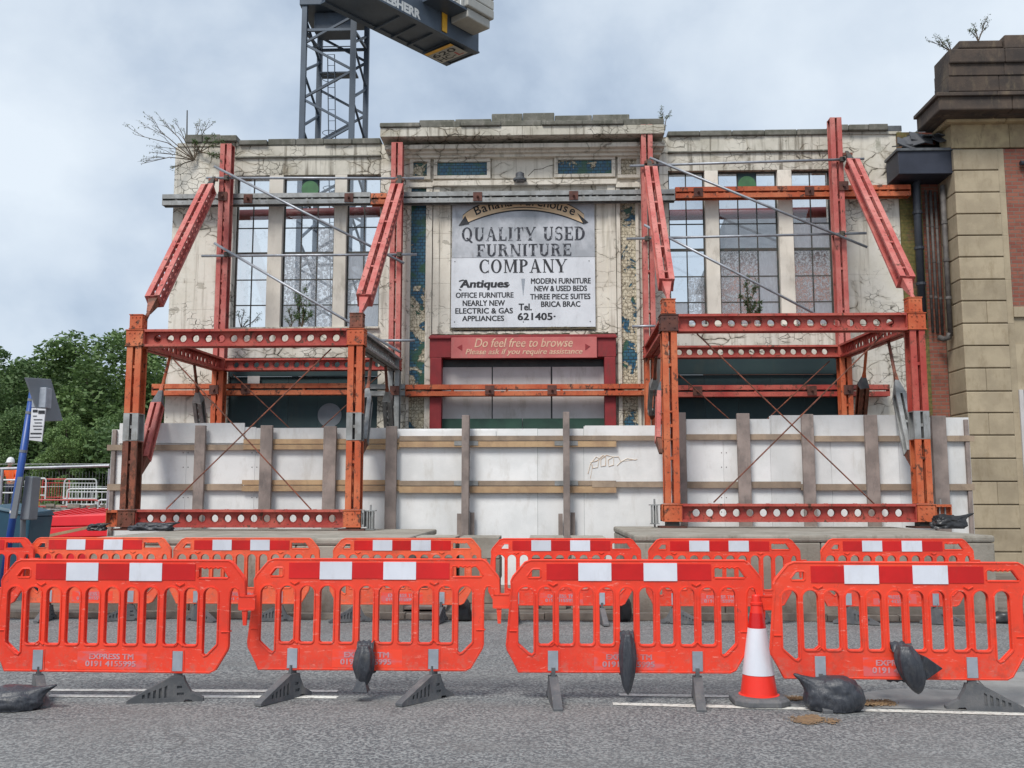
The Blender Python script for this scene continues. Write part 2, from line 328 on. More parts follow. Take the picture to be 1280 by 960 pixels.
def glass(name, kind):
    m, t, b = newmat(name); n = NB(t); out = t.nodes['Material Output']
    tr = n.n('ShaderNodeBsdfTransparent'); gl = n.n('ShaderNodeBsdfGlossy'); ms = n.n('ShaderNodeMixShader')
    if kind == 'clear':
        tr.inputs[0].default_value = (.96, .975, .98, 1); gl.inputs['Roughness'].default_value = .03; ms.inputs[0].default_value = .09
        df = n.n('ShaderNodeBsdfDiffuse'); df.inputs[0].default_value = (.5, .5, .48, 1); m2 = n.n('ShaderNodeMixShader')
        n.lk(n.ramp(n.noise(7, 7, .7), .50, .85, .0, .22), m2.inputs[0]); n.lk(tr.outputs[0], m2.inputs[1]); n.lk(df.outputs[0], m2.inputs[2])
        n.lk(m2.outputs[0], ms.inputs[1]); n.lk(gl.outputs[0], ms.inputs[2]); n.lk(ms.outputs[0], out.inputs[0])
    else:
        tl = n.n('ShaderNodeBsdfTranslucent'); m2 = n.n('ShaderNodeMixShader')
        hm = kind == 'hammered'
        a = n.noise(17 if hm else 9, 2.5, .5, n.mapped((1.2, 1, 1) if hm else (2.2, 1, .5), src=n.warp(.09, 11)), .8)
        f = n.ramp(n.math('ABSOLUTE', n.math('SUBTRACT', a, .5)), .0, .07)
        tr.inputs[0].default_value = (.98, .98, .98, 1) if hm else (.92, .93, .95, 1)
        n.lk(n.mix(f, (.66, .67, .69), (.92, .93, .95)) if hm else n.mix(f, (.86, .87, .89), (.93, .94, .96)), tl.inputs[0])
        n.lk(n.ramp(a, .40, .60, .75, .12) if hm else n.ramp(a, .3, .7, .75, .62), m2.inputs[0]); n.lk(tr.outputs[0], m2.inputs[1]); n.lk(tl.outputs[0], m2.inputs[2])
        bp = n.n('ShaderNodeBump'); bp.inputs['Strength'].default_value = .8; bp.inputs['Distance'].default_value = .01
        n.lk(a, bp.inputs['Height']); n.lk(bp.outputs[0], gl.inputs['Normal']); gl.inputs['Roughness'].default_value = .15
        ms.inputs[0].default_value = .07; n.lk(m2.outputs[0], ms.inputs[1]); n.lk(gl.outputs[0], ms.inputs[2]); n.lk(ms.outputs[0], out.inputs[0])
    return m
M['glass'] = glass('clear_glass', 'clear'); M['hammered'] = glass('hammered_glass', 'hammered'); M['milky'] = glass('reeded_glass', 'milky')
M['dark_glass'] = simple('dark_window', (.03, .035, .04), rough=.1)

# ------------------------------------------------------------------ mesh builder
class MB:
    def __init__(s): s.v = []; s.f = []
    def add(s, vs, fs):
        o = len(s.v); s.v += [tuple(v) for v in vs]; s.f += [tuple(i+o for i in f) for f in fs]; return s
    def box(s, x0, y0, z0, x1, y1, z1):
        x0, x1 = sorted((x0, x1)); y0, y1 = sorted((y0, y1)); z0, z1 = sorted((z0, z1))
        return s.add([(x0,y0,z0),(x1,y0,z0),(x1,y1,z0),(x0,y1,z0),(x0,y0,z1),(x1,y0,z1),(x1,y1,z1),(x0,y1,z1)],
                     [(0,3,2,1),(4,5,6,7),(0,1,5,4),(1,2,6,5),(2,3,7,6),(3,0,4,7)])
    def hexa(s, b, t):   # two quads of four points
        return s.add(list(b)+list(t), [(0,3,2,1),(4,5,6,7),(0,1,5,4),(1,2,6,5),(2,3,7,6),(3,0,4,7)])
    def bar(s, p0, p1, w, d=None, ref=(0, 1, 0)):
        d = d or w; mt = frame(p0, p1, ref); Lh = (Vector(p1)-Vector(p0)).length
        vs = [mt @ Vector((a*w/2, b*d/2, c)) for c in (0, Lh) for a, b in ((-1,-1),(1,-1),(1,1),(-1,1))]
        return s.add(vs, [(0,3,2,1),(4,5,6,7),(0,1,5,4),(1,2,6,5),(2,3,7,6),(3,0,4,7)])
    def tube(s, pts, r, n=8, cap=True, closed=False):
        pts = [Vector(p) for p in pts]; k = len(pts); rs = r if isinstance(r, (list, tuple)) else [r]*k; o = len(s.v); prev = None
        for i, p in enumerate(pts):
            a = pts[(i-1) % k] if (i or closed) else p; b = pts[(i+1) % k] if (i < k-1 or closed) else p
            t = (b-a).normalized()
            if prev is None: prev = Vector((0, 0, 1)) if abs(t.z) < .9 else Vector((0, 1, 0))
            u = (prev - t*prev.dot(t)).normalized(); prev = u; v = t.cross(u)
            for j in range(n):
                an = 2*pi*j/n; s.v.append(tuple(p + u*cos(an)*rs[i] + v*sin(an)*rs[i]))
        m = k if closed else k-1
        for i in range(m):
            for j in range(n):
                a = o+i*n; b = o+((i+1) % k)*n
                s.f.append((a+j, a+(j+1) % n, b+(j+1) % n, b+j))
        if cap and not closed: s.f.append(tuple(range(o+n-1, o-1, -1))); s.f.append(tuple(range(o+(k-1)*n, o+k*n)))
        return s
    def lathe(s, prof, c=(0, 0, 0), n=24):
        o = len(s.v)
        for r, z in prof:
            for j in range(n): s.v.append((c[0]+r*cos(2*pi*j/n), c[1]+r*sin(2*pi*j/n), c[2]+z))
        for i in range(len(prof)-1):
            for j in range(n): s.f.append((o+i*n+j, o+i*n+(j+1) % n, o+(i+1)*n+(j+1) % n, o+(i+1)*n+j))
        s.f.append(tuple(range(o+n-1, o-1, -1))); s.f.append(tuple(range(o+(len(prof)-1)*n, o+len(prof)*n))); return s
    def plate(s, outer, holes, t0, t1, fn=lambda a, b, t: (a, t, b)):
        """flat plate in (a, b) with real holes, thickness t0..t1"""
        loops = [list(outer)]+[list(h) for h in holes]
        tri = tessellate_polygon([[Vector((a, b, 0)) for a, b in l] for l in loops]); fl = [p for l in loops for p in l]; o = len(s.v); k = len(fl)
        for t in (t0, t1): s.v += [tuple(fn(a, b, t)) for a, b in fl]
        for f in tri:
            s.f.append(tuple(o+i for i in f)); s.f.append(tuple(o+k+i for i in reversed(f)))
        i0 = 0
        for l in loops:
            q = len(l)
            for i in range(q): a = o+i0+i; b = o+i0+(i+1) % q; s.f.append((a, b, b+k, a+k))
            i0 += q
        return s
    def mesh(s, name, fix=True):
        me = bpy.data.meshes.new(name); me.from_pydata(s.v, [], s.f); me.update()
        if fix:
            import bmesh
            bm = bmesh.new(); bm.from_mesh(me); bmesh.ops.recalc_face_normals(bm, faces=bm.faces); bm.to_mesh(me); bm.free()
        return me
def frame(p0, p1, ref):
    p0 = Vector(p0); p1 = Vector(p1); z = (p1-p0).normalized(); y = Vector(ref); y = (y - z*y.dot(z)).normalized(); x = y.cross(z)
    m = Matrix((x, y, z)).transposed().to_4x4(); m.translation = p0; return m
def circ(cx, cy, r, n=12, ry=None): return [(cx+r*cos(2*pi*i/n), cy+(ry or r)*sin(2*pi*i/n)) for i in range(n)]

ORG = {}
def tagit(o, label=None, cat=None, group=None, kind=None):
    if label: o['label'] = label
    if cat: o['category'] = cat
    if group: o['group'] = group
    if kind: o['kind'] = kind
    return o
def thing(name, label, cat, loc=(0, 0, 0), rz=0, group=None):
    o = bpy.data.objects.new(name, None); COL.objects.link(o); o.location = loc; o.rotation_euler = (0, 0, rz); o.empty_display_size = .2
    ORG[o.name] = (Vector(loc), rz); return tagit(o, label, cat, group)
def origin(par):
    while par is not None:
        if par.name in ORG: return ORG[par.name]
        par = par.parent
    return (Vector((0, 0, 0)), 0)
def link(name, me, mat, par=None, mw=None, label=None, bevel=0, smooth=False):
    """mw: matrix relative to the thing (local); parent objects that are meshes sit at the thing's origin"""
    o = bpy.data.objects.new(name, me); COL.objects.link(o)
    if mat is not None and not me.materials: me.materials.append(mat)
    if par is not None: o.parent = par
    if mw is not None: o.matrix_local = mw
    if label: o['label'] = label
    if bevel:
        b = o.modifiers.new('bevel', 'BEVEL'); b.width = bevel; b.segments = 2; b.limit_method = 'ANGLE'
    if smooth:
        for p in me.polygons: p.use_smooth = True
    return o
def part(name, mb, mat, par, label=None, bevel=0, smooth=False, world=True):
    """mesh built in world coordinates, stored relative to its (unrotated) thing"""
    if world and par is not None:
        o = origin(par)[0]; mb.v = [(v[0]-o.x, v[1]-o.y, v[2]-o.z) for v in mb.v]
    return link(name, mb.mesh(name), M[mat] if isinstance(mat, str) else mat, par, None, label, bevel, smooth)
def solo(name, mb, mat, label, cat, group=None, bevel=0, smooth=False):
    o = part(name, mb, mat, None, None, bevel, smooth); return tagit(o, label, cat, group)
def struct(name, mb, mat, bevel=0, kind='structure'):
    o = part(name, mb, mat, None, None, bevel); o['kind'] = kind; return o
def place(name, me, mat, par, mt, label=None, bevel=0):
    """shared mesh placed with a world matrix under an unrotated thing (or a mesh part at its origin)"""
    o = origin(par)[0] if par is not None else Vector((0, 0, 0)); m2 = mt.copy(); m2.translation = mt.translation - o
    if len(me.materials) == 0: me.materials.append(None)
    ob = bpy.data.objects.new(name, me); COL.objects.link(ob); ob.material_slots[0].link = 'OBJECT'; ob.material_slots[0].material = M[mat]
    ob.parent = par
    ob.matrix_local = m2
    if label: ob['label'] = label
    if bevel:
        b = ob.modifiers.new('bevel', 'BEVEL'); b.width = bevel; b.segments = 2
    return ob
UNIT = MB().box(-.5, -.5, -.5, .5, .5, .5).mesh('unit_block')
def pbox(name, par, mat, x0, y0, z0, x1, y1, z1, label=None):
    mt = Matrix.LocRotScale(Vector(((x0+x1)/2, (y0+y1)/2, (z0+z1)/2)), None, Vector((abs(x1-x0), abs(y1-y0), abs(z1-z0))))
    return place(name, UNIT, mat, par, mt, label)

# text ------------------------------------------------------------------
_tc = {}
def text_mesh(s, shear=0, bold=0, space=1):
    k = (s, shear, bold, space)
    if k not in _tc:
        cu = bpy.data.curves.new('lettering', 'FONT'); cu.body = s; cu.shear = shear; cu.offset = bold; cu.resolution_u = 3; cu.space_character = space
        ob = bpy.data.objects.new('lettering', cu); COL.objects.link(ob)
        dg = bpy.context.evaluated_depsgraph_get(); me = bpy.data.meshes.new_from_object(ob.evaluated_get(dg))
        vs = [v.co.copy() for v in me.vertices]; fs = [tuple(p.vertices) for p in me.polygons]
        bpy.data.objects.remove(ob); bpy.data.meshes.remove(me); _tc[k] = (vs, fs)
    return _tc[k]
def fit_text(mb, s, x0, x1, z0, z1, y, bold=0, **kw):
    vs, fs = text_mesh(s, **kw); h = bold*(z1-z0)
    for k, (a, b) in enumerate(((0, 0), (1, 0), (0, 1), (1, 1), (.5, .5)) if bold else ((0, 0),)):
        fit_shape(mb, [(v.x, v.y) for v in vs], fs, x0+a*h, x1-h+a*h, z0+b*h*.5, z1-h*.5+b*h*.5, y-k*.0004)
def fit_shape(mb, vs, fs, x0, x1, z0, z1, y, th=.006, box=None):
    ax = min(v[0] for v in vs); bx = max(v[0] for v in vs); az = min(v[1] for v in vs); bz = max(v[1] for v in vs)
    if box: ax, bx, az, bz = box
    mb.add([(x0+(v[0]-ax)/(bx-ax)*(x1-x0), y, z0+(v[1]-az)/(bz-az)*(z1-z0)) for v in vs], fs)
# hand-drawn serif capitals: bars, slanted strokes and bowls in a box of height 1
T_, H_ = .2, .075
def g_bar(x0, y0, x1, y1): return ([(x0,y0),(x1,y0),(x1,y1),(x0,y1)], [(0,1,2,3)])
def g_q(a, b, c, d): return ([a, b, c, d], [(0, 1, 2, 3)])
def g_arc(cx, cy, rx, ry, ix, iy, a0, a1, n=14):
    v = []; f = []
    for i in range(n+1):
        a = RD(a0+(a1-a0)*i/n); v += [(cx+rx*cos(a), cy+ry*sin(a)), (cx+ix*cos(a), cy+iy*sin(a))]
    for i in range(n): f.append((2*i, 2*i+2, 2*i+3, 2*i+1))
    return (v, f)
def stem(x, w=T_, lo=0, hi=1, s=.09):
    r = [g_bar(x, lo, x+w, hi)]
    if lo == 0: r.append(g_bar(x-s, 0, x+w+s, .05))
    if hi == 1: r.append(g_bar(x-s, .95, x+w+s, 1))
    return r
G = {
 'I': (.42, stem(.1)), 'L': (.72, stem(.1)+[g_bar(.3, 0, .68, H_), g_q((.58, 0), (.68, 0), (.68, .3), (.64, .3))]),
 'T': (.74, stem(.27, hi=.96)+[g_bar(.02, .925, .72, 1), g_q((.02, .7), (.06, .7), (.12, 1), (.02, 1)), g_q((.68, .7), (.72, .7), (.72, 1), (.62, 1))]),
 'F': (.7, stem(.1)+[g_bar(.3, .925, .66, 1), g_q((.62, .7), (.66, .7), (.66, 1), (.56, 1)), g_bar(.3, .47, .52, .54), g_bar(.49, .38, .53, .63)]),
 'E': (.74, stem(.1)+[g_bar(.3, .925, .68, 1), g_q((.64, .72), (.68, .72), (.68, 1), (.58, 1)), g_bar(.3, .47, .54, .54), g_bar(.51, .38, .55, .63), g_bar(.3, 0, .7, H_), g_q((.6, 0), (.7, 0), (.7, .3), (.66, .3))]),
 'O': (.9, [g_arc(.44, .5, .42, .52, .23, .45, 0, 360, 28)]),
 'Q': (.92, [g_arc(.44, .5, .42, .52, .23, .45, 0, 360, 28), g_q((.36, .2), (.78, -.16), (.92, -.1), (.5, .24))]),
 'C': (.82, [g_arc(.46, .5, .44, .52, .25, .45, 48, 312, 24), g_bar(.72, .66, .77, 1), g_bar(.72, .0, .76, .24)]),
 'D': (.86, stem(.1)+[g_arc(.34, .5, .5, .5, .29, .42, -90, 90)]),
 'P': (.74, stem(.1)+[g_arc(.32, .73, .38, .27, .19, .2, -90, 90), g_bar(.28, .93, .34, 1), g_bar(.28, .46, .34, .53)]),
 'R': (.86, stem(.1)+[g_arc(.32, .75, .38, .25, .19, .18, -90, 90), g_q((.42, .5), (.6, 0), (.82, 0), (.6, .54)), g_bar(.56, 0, .88, .05)]),
 'U': (.86, stem(.1, lo=.3)+stem(.66, .09, lo=.3, s=.08)+[g_arc(.425, .3, .325, .32, .13, .22, 180, 360)]),
 'N': (.92, stem(.12, .08)+stem(.74, .08)+[g_q((.62, 0), (.82, 0), (.28, 1), (.06, 1))]),
 'M': (1.12, stem(.12, .08)+stem(.84, T_)+[g_q((.48, .05), (.56, .05), (.30, 1), (.1, 1)), g_q((.48, .05), (.56, .05), (.93, 1), (.83, 1))]),
 'A': (.92, [g_q((.62, 0), (.86, 0), (.52, 1.02), (.38, 1.02)), g_q((.1, 0), (.18, 0), (.46, .95), (.40, .95)), g_bar(.22, .3, .66, .37), g_bar(.0, 0, .28, .05), g_bar(.56, 0, .94, .05)]),
 'Y': (.9, stem(.36, T_, hi=.5)+[g_q((.36, .42), (.56, .42), (.26, 1), (.02, 1)), g_q((.48, .42), (.56, .48), (.86, 1), (.78, 1)), g_bar(-.04, .95, .32, 1), g_bar(.7, .95, .94, 1)]),
 'S': (.68, [g_arc(.34, .73, .3, .29, .15, .21, 30, 270), g_arc(.34, .27, .3, .29, .15, .21, -150, 90), g_bar(.56, .7, .6, 1), g_bar(.06, 0, .1, .3)]),
 ' ': (.42, []),
}
def serif(mb, s, x0, x1, z0, z1, y):
    vs = []; fs = []; cx = 0; yy = y
    for ch in s:
        wd, sh = G[ch]
        for i, (v, f) in enumerate(sh):
            o = len(vs); vs += [(a+cx, b, i*.0006) for a, b in v]; fs += [tuple(k+o for k in q) for q in f]
        cx += wd+.09
    tw = cx-.09
    mb.add([(x0+a/tw*(x1-x0), y-dd, z0+b*(z1-z0)) for a, b, dd in vs], fs)

# ================================================================== GROUND
def sheet(mb, pts):
    return mb.add(pts, [tuple(range(len(pts)))])
g = MB(); xs = (-90, -30, -12, 0, 12, 30, 90); ys = [(-25, 0), (6, 0), (8, 0), (9.5, -.018), (11, -.04), (12.9, -.065)]
for j, (y, z) in enumerate(ys):
    for x in xs: g.v.append((x, y, z))
for j in range(len(ys)-1):
    for i in range(len(xs)-1): a = j*7+i; g.f.append((a, a+1, a+8, a+7))
struct('road', g, 'road')
g = MB(); g.add([(-400, -300, -.6), (400, -300, -.6), (400, 600, -.6), (-400, 600, -.6)], [(0, 1, 2, 3)]); struct('ground', g, 'mud')
# kerb of separate stones
kerb = tagit(bpy.data.objects.new('kerb', None), kind='structure'); COL.objects.link(kerb); ORG['kerb'] = (Vector((0, 0, 0)), 0)
rk = random.Random(3)
for i in range(-14, 15):
    x = i*.92; pbox('kerb_stone', kerb, 'kerb', x+.006, 12.88+rk.uniform(-.008, .008), -.2, x+.914, 13.02, .015+rk.uniform(-.012, .012))
g = MB(); g.box(-60, 13.022, -.3, 60, 21.6, .0); struct('pavement', g, 'pave')
g = MB()                                           # dirt gathered along the kerb
rr = random.Random(8)
for i in range(150):
    x = -13+i*.175; wd = .05+.12*noise.noise(Vector((x*.8, 0, 3)))**2*6 + rr.uniform(0, .04)
    g.add([(x, 12.875, -.058), (x+.18, 12.875, -.058), (x+.16, 12.875-wd, -.060), (x+.02, 12.875-wd*.8, -.060)], [(0, 1, 2, 3)])
struct('gutter_dirt', g, 'dirt', kind='stuff')
# site ground behind the pavement, rising to the left and back
g = MB(); nx, ny = 60, 24
for j in range(ny+1):
    for i in range(nx+1):
        x = -60+i*120/nx; y = 19.4+j*1.4+max(0, j-10)*5
        h = -.08 + max(0, min(1, (y-19.5)/2.6))*1.02 + max(0, min(1, (y-22)/8))*.3 + .06*noise.noise(Vector((x*.3, y*.3, 0)))
        if x > -9: h = -.08+(h+.08)*max(0, 1-(x+9)/2.5)
        g.v.append((x, y, h))
for j in range(ny):
    for i in range(nx): a = j*(nx+1)+i; g.f.append((a, a+1, a+nx+2, a+nx+1))
struct('building_site_ground', g, 'mud')
def zline(x0, y0, x1, y1, wd=.09):
    a = PZ(x0, y0, 0); b = PZ(x1, y1, 0); n_ = max(2, int((b-a).length/.25)); mb = MB(); r = random.Random(int(x0)+int(y0)); o = []
    for i in range(n_+1):
        p = a.lerp(b, i/n_); j = r.uniform(-.007, .007); k = r.uniform(-.007, .007); o.append(((p.x, p.y-wd/2+j, .004), (p.x, p.y+wd/2+k, .004)))
    for i in range(n_):
        mb.add([o[i][0], o[i+1][0], o[i+1][1], o[i][1]], [(0, 1, 2, 3)])
    return mb
for a in ((-30, 862.5, 422, 864.5), (60, 870, 422, 872), (774, 868.8, 1000, 872.2), (766, 880.2, 1330, 894.5)):
    struct('road_marking', zline(*a), 'line')
pp = [PZ(x, y, .0) for x, y in ((1052, 874), (1085, 865), (1120, 861), (1236, 864), (1215, 842), (1300, 840), (1330, 888), (1180, 888), (1100, 885))]
g = MB(); g.add([(p.x, p.y, .003) for p in pp], [tuple(range(9))]); struct('asphalt_patch', g, 'patch')

def sandpile(px, py, rx, ry, h, seed, lab):
    c = PZ(px, py, .005); mb = MB(); g_ = 110; rnd = random.Random(int(seed*10)); f = {}
    for j in range(g_+1):
        for i in range(g_+1):
            u, v = (i/g_*2-1)*1.5, (j/g_*2-1)*1.5; nn = noise.noise(Vector((u*1.6, v*1.6, seed))); n2_ = noise.noise(Vector((u*6, v*6, seed))); n3 = noise.noise(Vector((u*19, v*19, seed)))
            z = 1-(u*u+v*v)**.5+.6*nn+.3*n2_+.75*n3
            f[i, j] = z; mb.v.append((c.x+rx*u, c.y+ry*v, .0062+h*max(0, z)*.8+.001*n3))
    for j in range(g_):
        for i in range(g_):
            if min(f[i, j], f[i+1, j], f[i, j+1], f[i+1, j+1]) > .12: a = j*(g_+1)+i; mb.f.append((a, a+1, a+g_+2, a+g_+1))
    o = solo('sand_pile', mb, 'sand', lab, 'sand'); o['kind'] = 'stuff'
sandpile(1082, 879, .27, .12, .022, 1.3, 'brown sand spilt behind the grey sandbag on the road')
sandpile(1012, 900, .19, .19, .005, 4.1, 'thin brown sand smear on the road in front of the traffic cone')
sandpile(1002, 873, .20, .10, .012, 7.7, 'small brown sand patch between the traffic cone and the grey sandbag')

# ================================================================== PLINTHS
PY = 13.15
def plinth(px0, px1, ztop, lab, ends):
    x0 = X(px0, 720, PY); x1 = X(px1, 720, PY); t = thing('concrete_plinth', lab, 'plinth', ((x0+x1)/2, 15, 0), 0, 'concrete plinths under the steel frames')
    cuts = [x0]+[x0+(x1-x0)*k for k in ends]+[x1]
    for a, b in zip(cuts[:-1], cuts[1:]):
        b1 = MB().box(a+.004, PY, -.05, b-.004, 17.05, ztop-.1); part('plinth_block', b1, 'conc', t, bevel=.018)
    b1 = MB().box(x0-.006, PY-.008, ztop-.097, x1+.006, 17.07, ztop); part('top_slab', b1, 'conc', t, bevel=.03)
    return x0, x1
plinth(107, 505, .98, 'long grey concrete plinth under the left steel frame, behind the barriers', (.33, .66))
plinth(794, 1246, 1.03, 'long grey concrete plinth under the right steel frame, behind the barriers', (.25, .52, .8))
# stacked concrete blocks in front of the hoarding between the plinths
for i, (a, b, yf) in enumerate(((512, 569, 14.3), (574, 624, 14.2), (661, 705, 14.25), (714, 757, 14.15))):
    lab = ('leftmost stack of concrete blocks at the foot of the hoarding, between the plinths', 'second stack of concrete blocks from the left, between the plinths, left of the gap',
           'third stack of concrete blocks from the left, between the plinths, right of the gap', 'rightmost stack of concrete blocks, narrow, beside the right plinth')[i]
    xa, xb = X(a, 700, yf), X(b, 700, yf); t = thing('block_stack', lab, 'concrete blocks', ((xa+xb)/2, yf+.3, 0), 0, 'concrete blocks between the plinths')
    for k in range(3):
        j = rk.uniform(-.012, .012); pb = MB().box(xa+j, yf+j, .003+k*.32, xb+j, yf+.75, .316+k*.32); part('concrete_block', pb, 'conc_block' if k < 2 else 'conc', t, bevel=.012)
# timber packers and low kentledge row at the kerb line
for i in range(4):
    xa = X(640+i*37, 770, 13.5); t = MB().box(xa, 13.5, .003, xa+.34, 13.8, .27)
    solo('footing_block', t, 'conc_block', ('leftmost low concrete footing block behind the back barriers', 'second low footing block from the left behind the back barriers', 'third low footing block from the left behind the back barriers', 'rightmost low footing block, next to the right plinth')[i], 'concrete block', 'low footing blocks', bevel=.012)
mb = MB(); mb.add([(X(424, 772, 13.4), 13.15, .03), (X(560, 772, 13.4), 13.2, .03), (X(556, 772, 13.4), 13.95, .10), (X(470, 772, 13.4), 13.95, .14)], [(0, 1, 2, 3)])
mb2 = MB(); mb2.hexa([(v[0], v[1], v[2]) for v in mb.v], [(v[0], v[1], v[2]+.03) for v in mb.v]); solo('loose_board', mb2, 'wood', 'grey loose board lying on the pavement between the left plinth and the block stacks', 'board')
# ================================================================== STEEL MEMBERS
_mc = {}
def member_mesh(Lh, W=.25, D=.27, gap=.045, hole=.128, sp=.223, fl=.014):
    k = (round(Lh, 2), W, D, hole, sp)
    if k in _mc: return _mc[k]
    mb = MB(); n_ = max(1, int((Lh-.12)/sp)); hs = [Lh/2+(i-(n_-1)/2)*sp for i in range(n_)] if hole else []
    for s in (-1, 1):
        x0 = s*gap/2; x1 = s*(gap/2+.010)
        mb.plate([(-D/2+.002, 0), (D/2-.002, 0), (D/2-.002, Lh), (-D/2+.002, Lh)], [circ(0, h, hole/2, 14) for h in hs], min(x0, x1), max(x0, x1), lambda a, b, t: (t, a, b))
        for h in hs:                       # swaged rim round each hole
            rim = [(s*(gap/2+.012), hole/2*1.12*cos(2*pi*i/14), h+hole/2*1.12*sin(2*pi*i/14)) for i in range(14)]; mb.tube(rim, .006, 4, closed=True)
        for e in (-1, 1):
            mb.box(s*gap/2, e*D/2, 0, s*W/2, e*(D/2-fl), Lh)
            mb.box(s*(W/2-fl), e*(D/2-fl), 0, s*W/2, e*(D/2-fl-.028), Lh)       # lipped flange
            for h in [Lh*i/max(1, int(Lh/.45)) for i in range(1, int(Lh/.45))]:
                mb.box(s*(W/2-.05), e*(D/2), h-.012, s*(W/2-.075), e*(D/2+.006), h+.012)
    for h in (0.0, Lh-.012): mb.box(-W/2+.003, -D/2+.003, h, W/2-.003, D/2-.003, h+.012)
    mids = [(a+b)/2 for a, b in zip(hs[:-1], hs[1:])][2::4] if hs else [Lh/2]
    for h in mids: mb.box(-gap/2, -D/2+.02, h-.025, gap/2, D/2-.02, h+.025)
    _mc[k] = mb.mesh('soldier_beam'); return _mc[k]
def member(name, p0, p1, ref, mat, par, label=None, **kw):
    Lh = round((Vector(p1)-Vector(p0)).length, 2); mt = frame(p0, p1, ref)
    o = place(name, member_mesh(Lh, **kw), mat, par, mt, label); return o
_nm = {}
def node_mesh(s=.29):
    if s not in _nm:
        mb = MB(); h = s/2; mb.box(-h, -h, -h, h, h, h)
        for e in (-1, 1):
            mb.box(-h-.012, -h-.012, e*h, h+.012, h+.012, e*(h-.014))
            for a in (-.3, 0, .3):
                for b in (-.3, .3):
                    if a == 0 and b < 0: b = 0
                    mb.tube([(a*s, e*h, b*s), (a*s, e*(h+.014), b*s)], .014, 6); mb.tube([(e*h, a*s, b*s), (e*(h+.014), a*s, b*s)], .014, 6)
        _nm[s] = mb.mesh('node_block')
    return _nm[s]
def node(par, c, mat, s=.29, name='node_block', scale=(1, 1, 1)):
    return place(name, node_mesh(s), mat, par, Matrix.LocRotScale(Vector(c), None, Vector(scale)))
def jaw(mb, p0, p1, w0, w1, ref=(0, 1, 0)):
    mt = frame(p0, p1, ref); Lh = (Vector(p1)-Vector(p0)).length
    q = lambda w, c: [mt @ Vector((a*w/2, b*w/2, c)) for a, b in ((-1,-1),(1,-1),(1,1),(-1,1))]
    mb.hexa(q(w0, 0), q(w1, Lh))

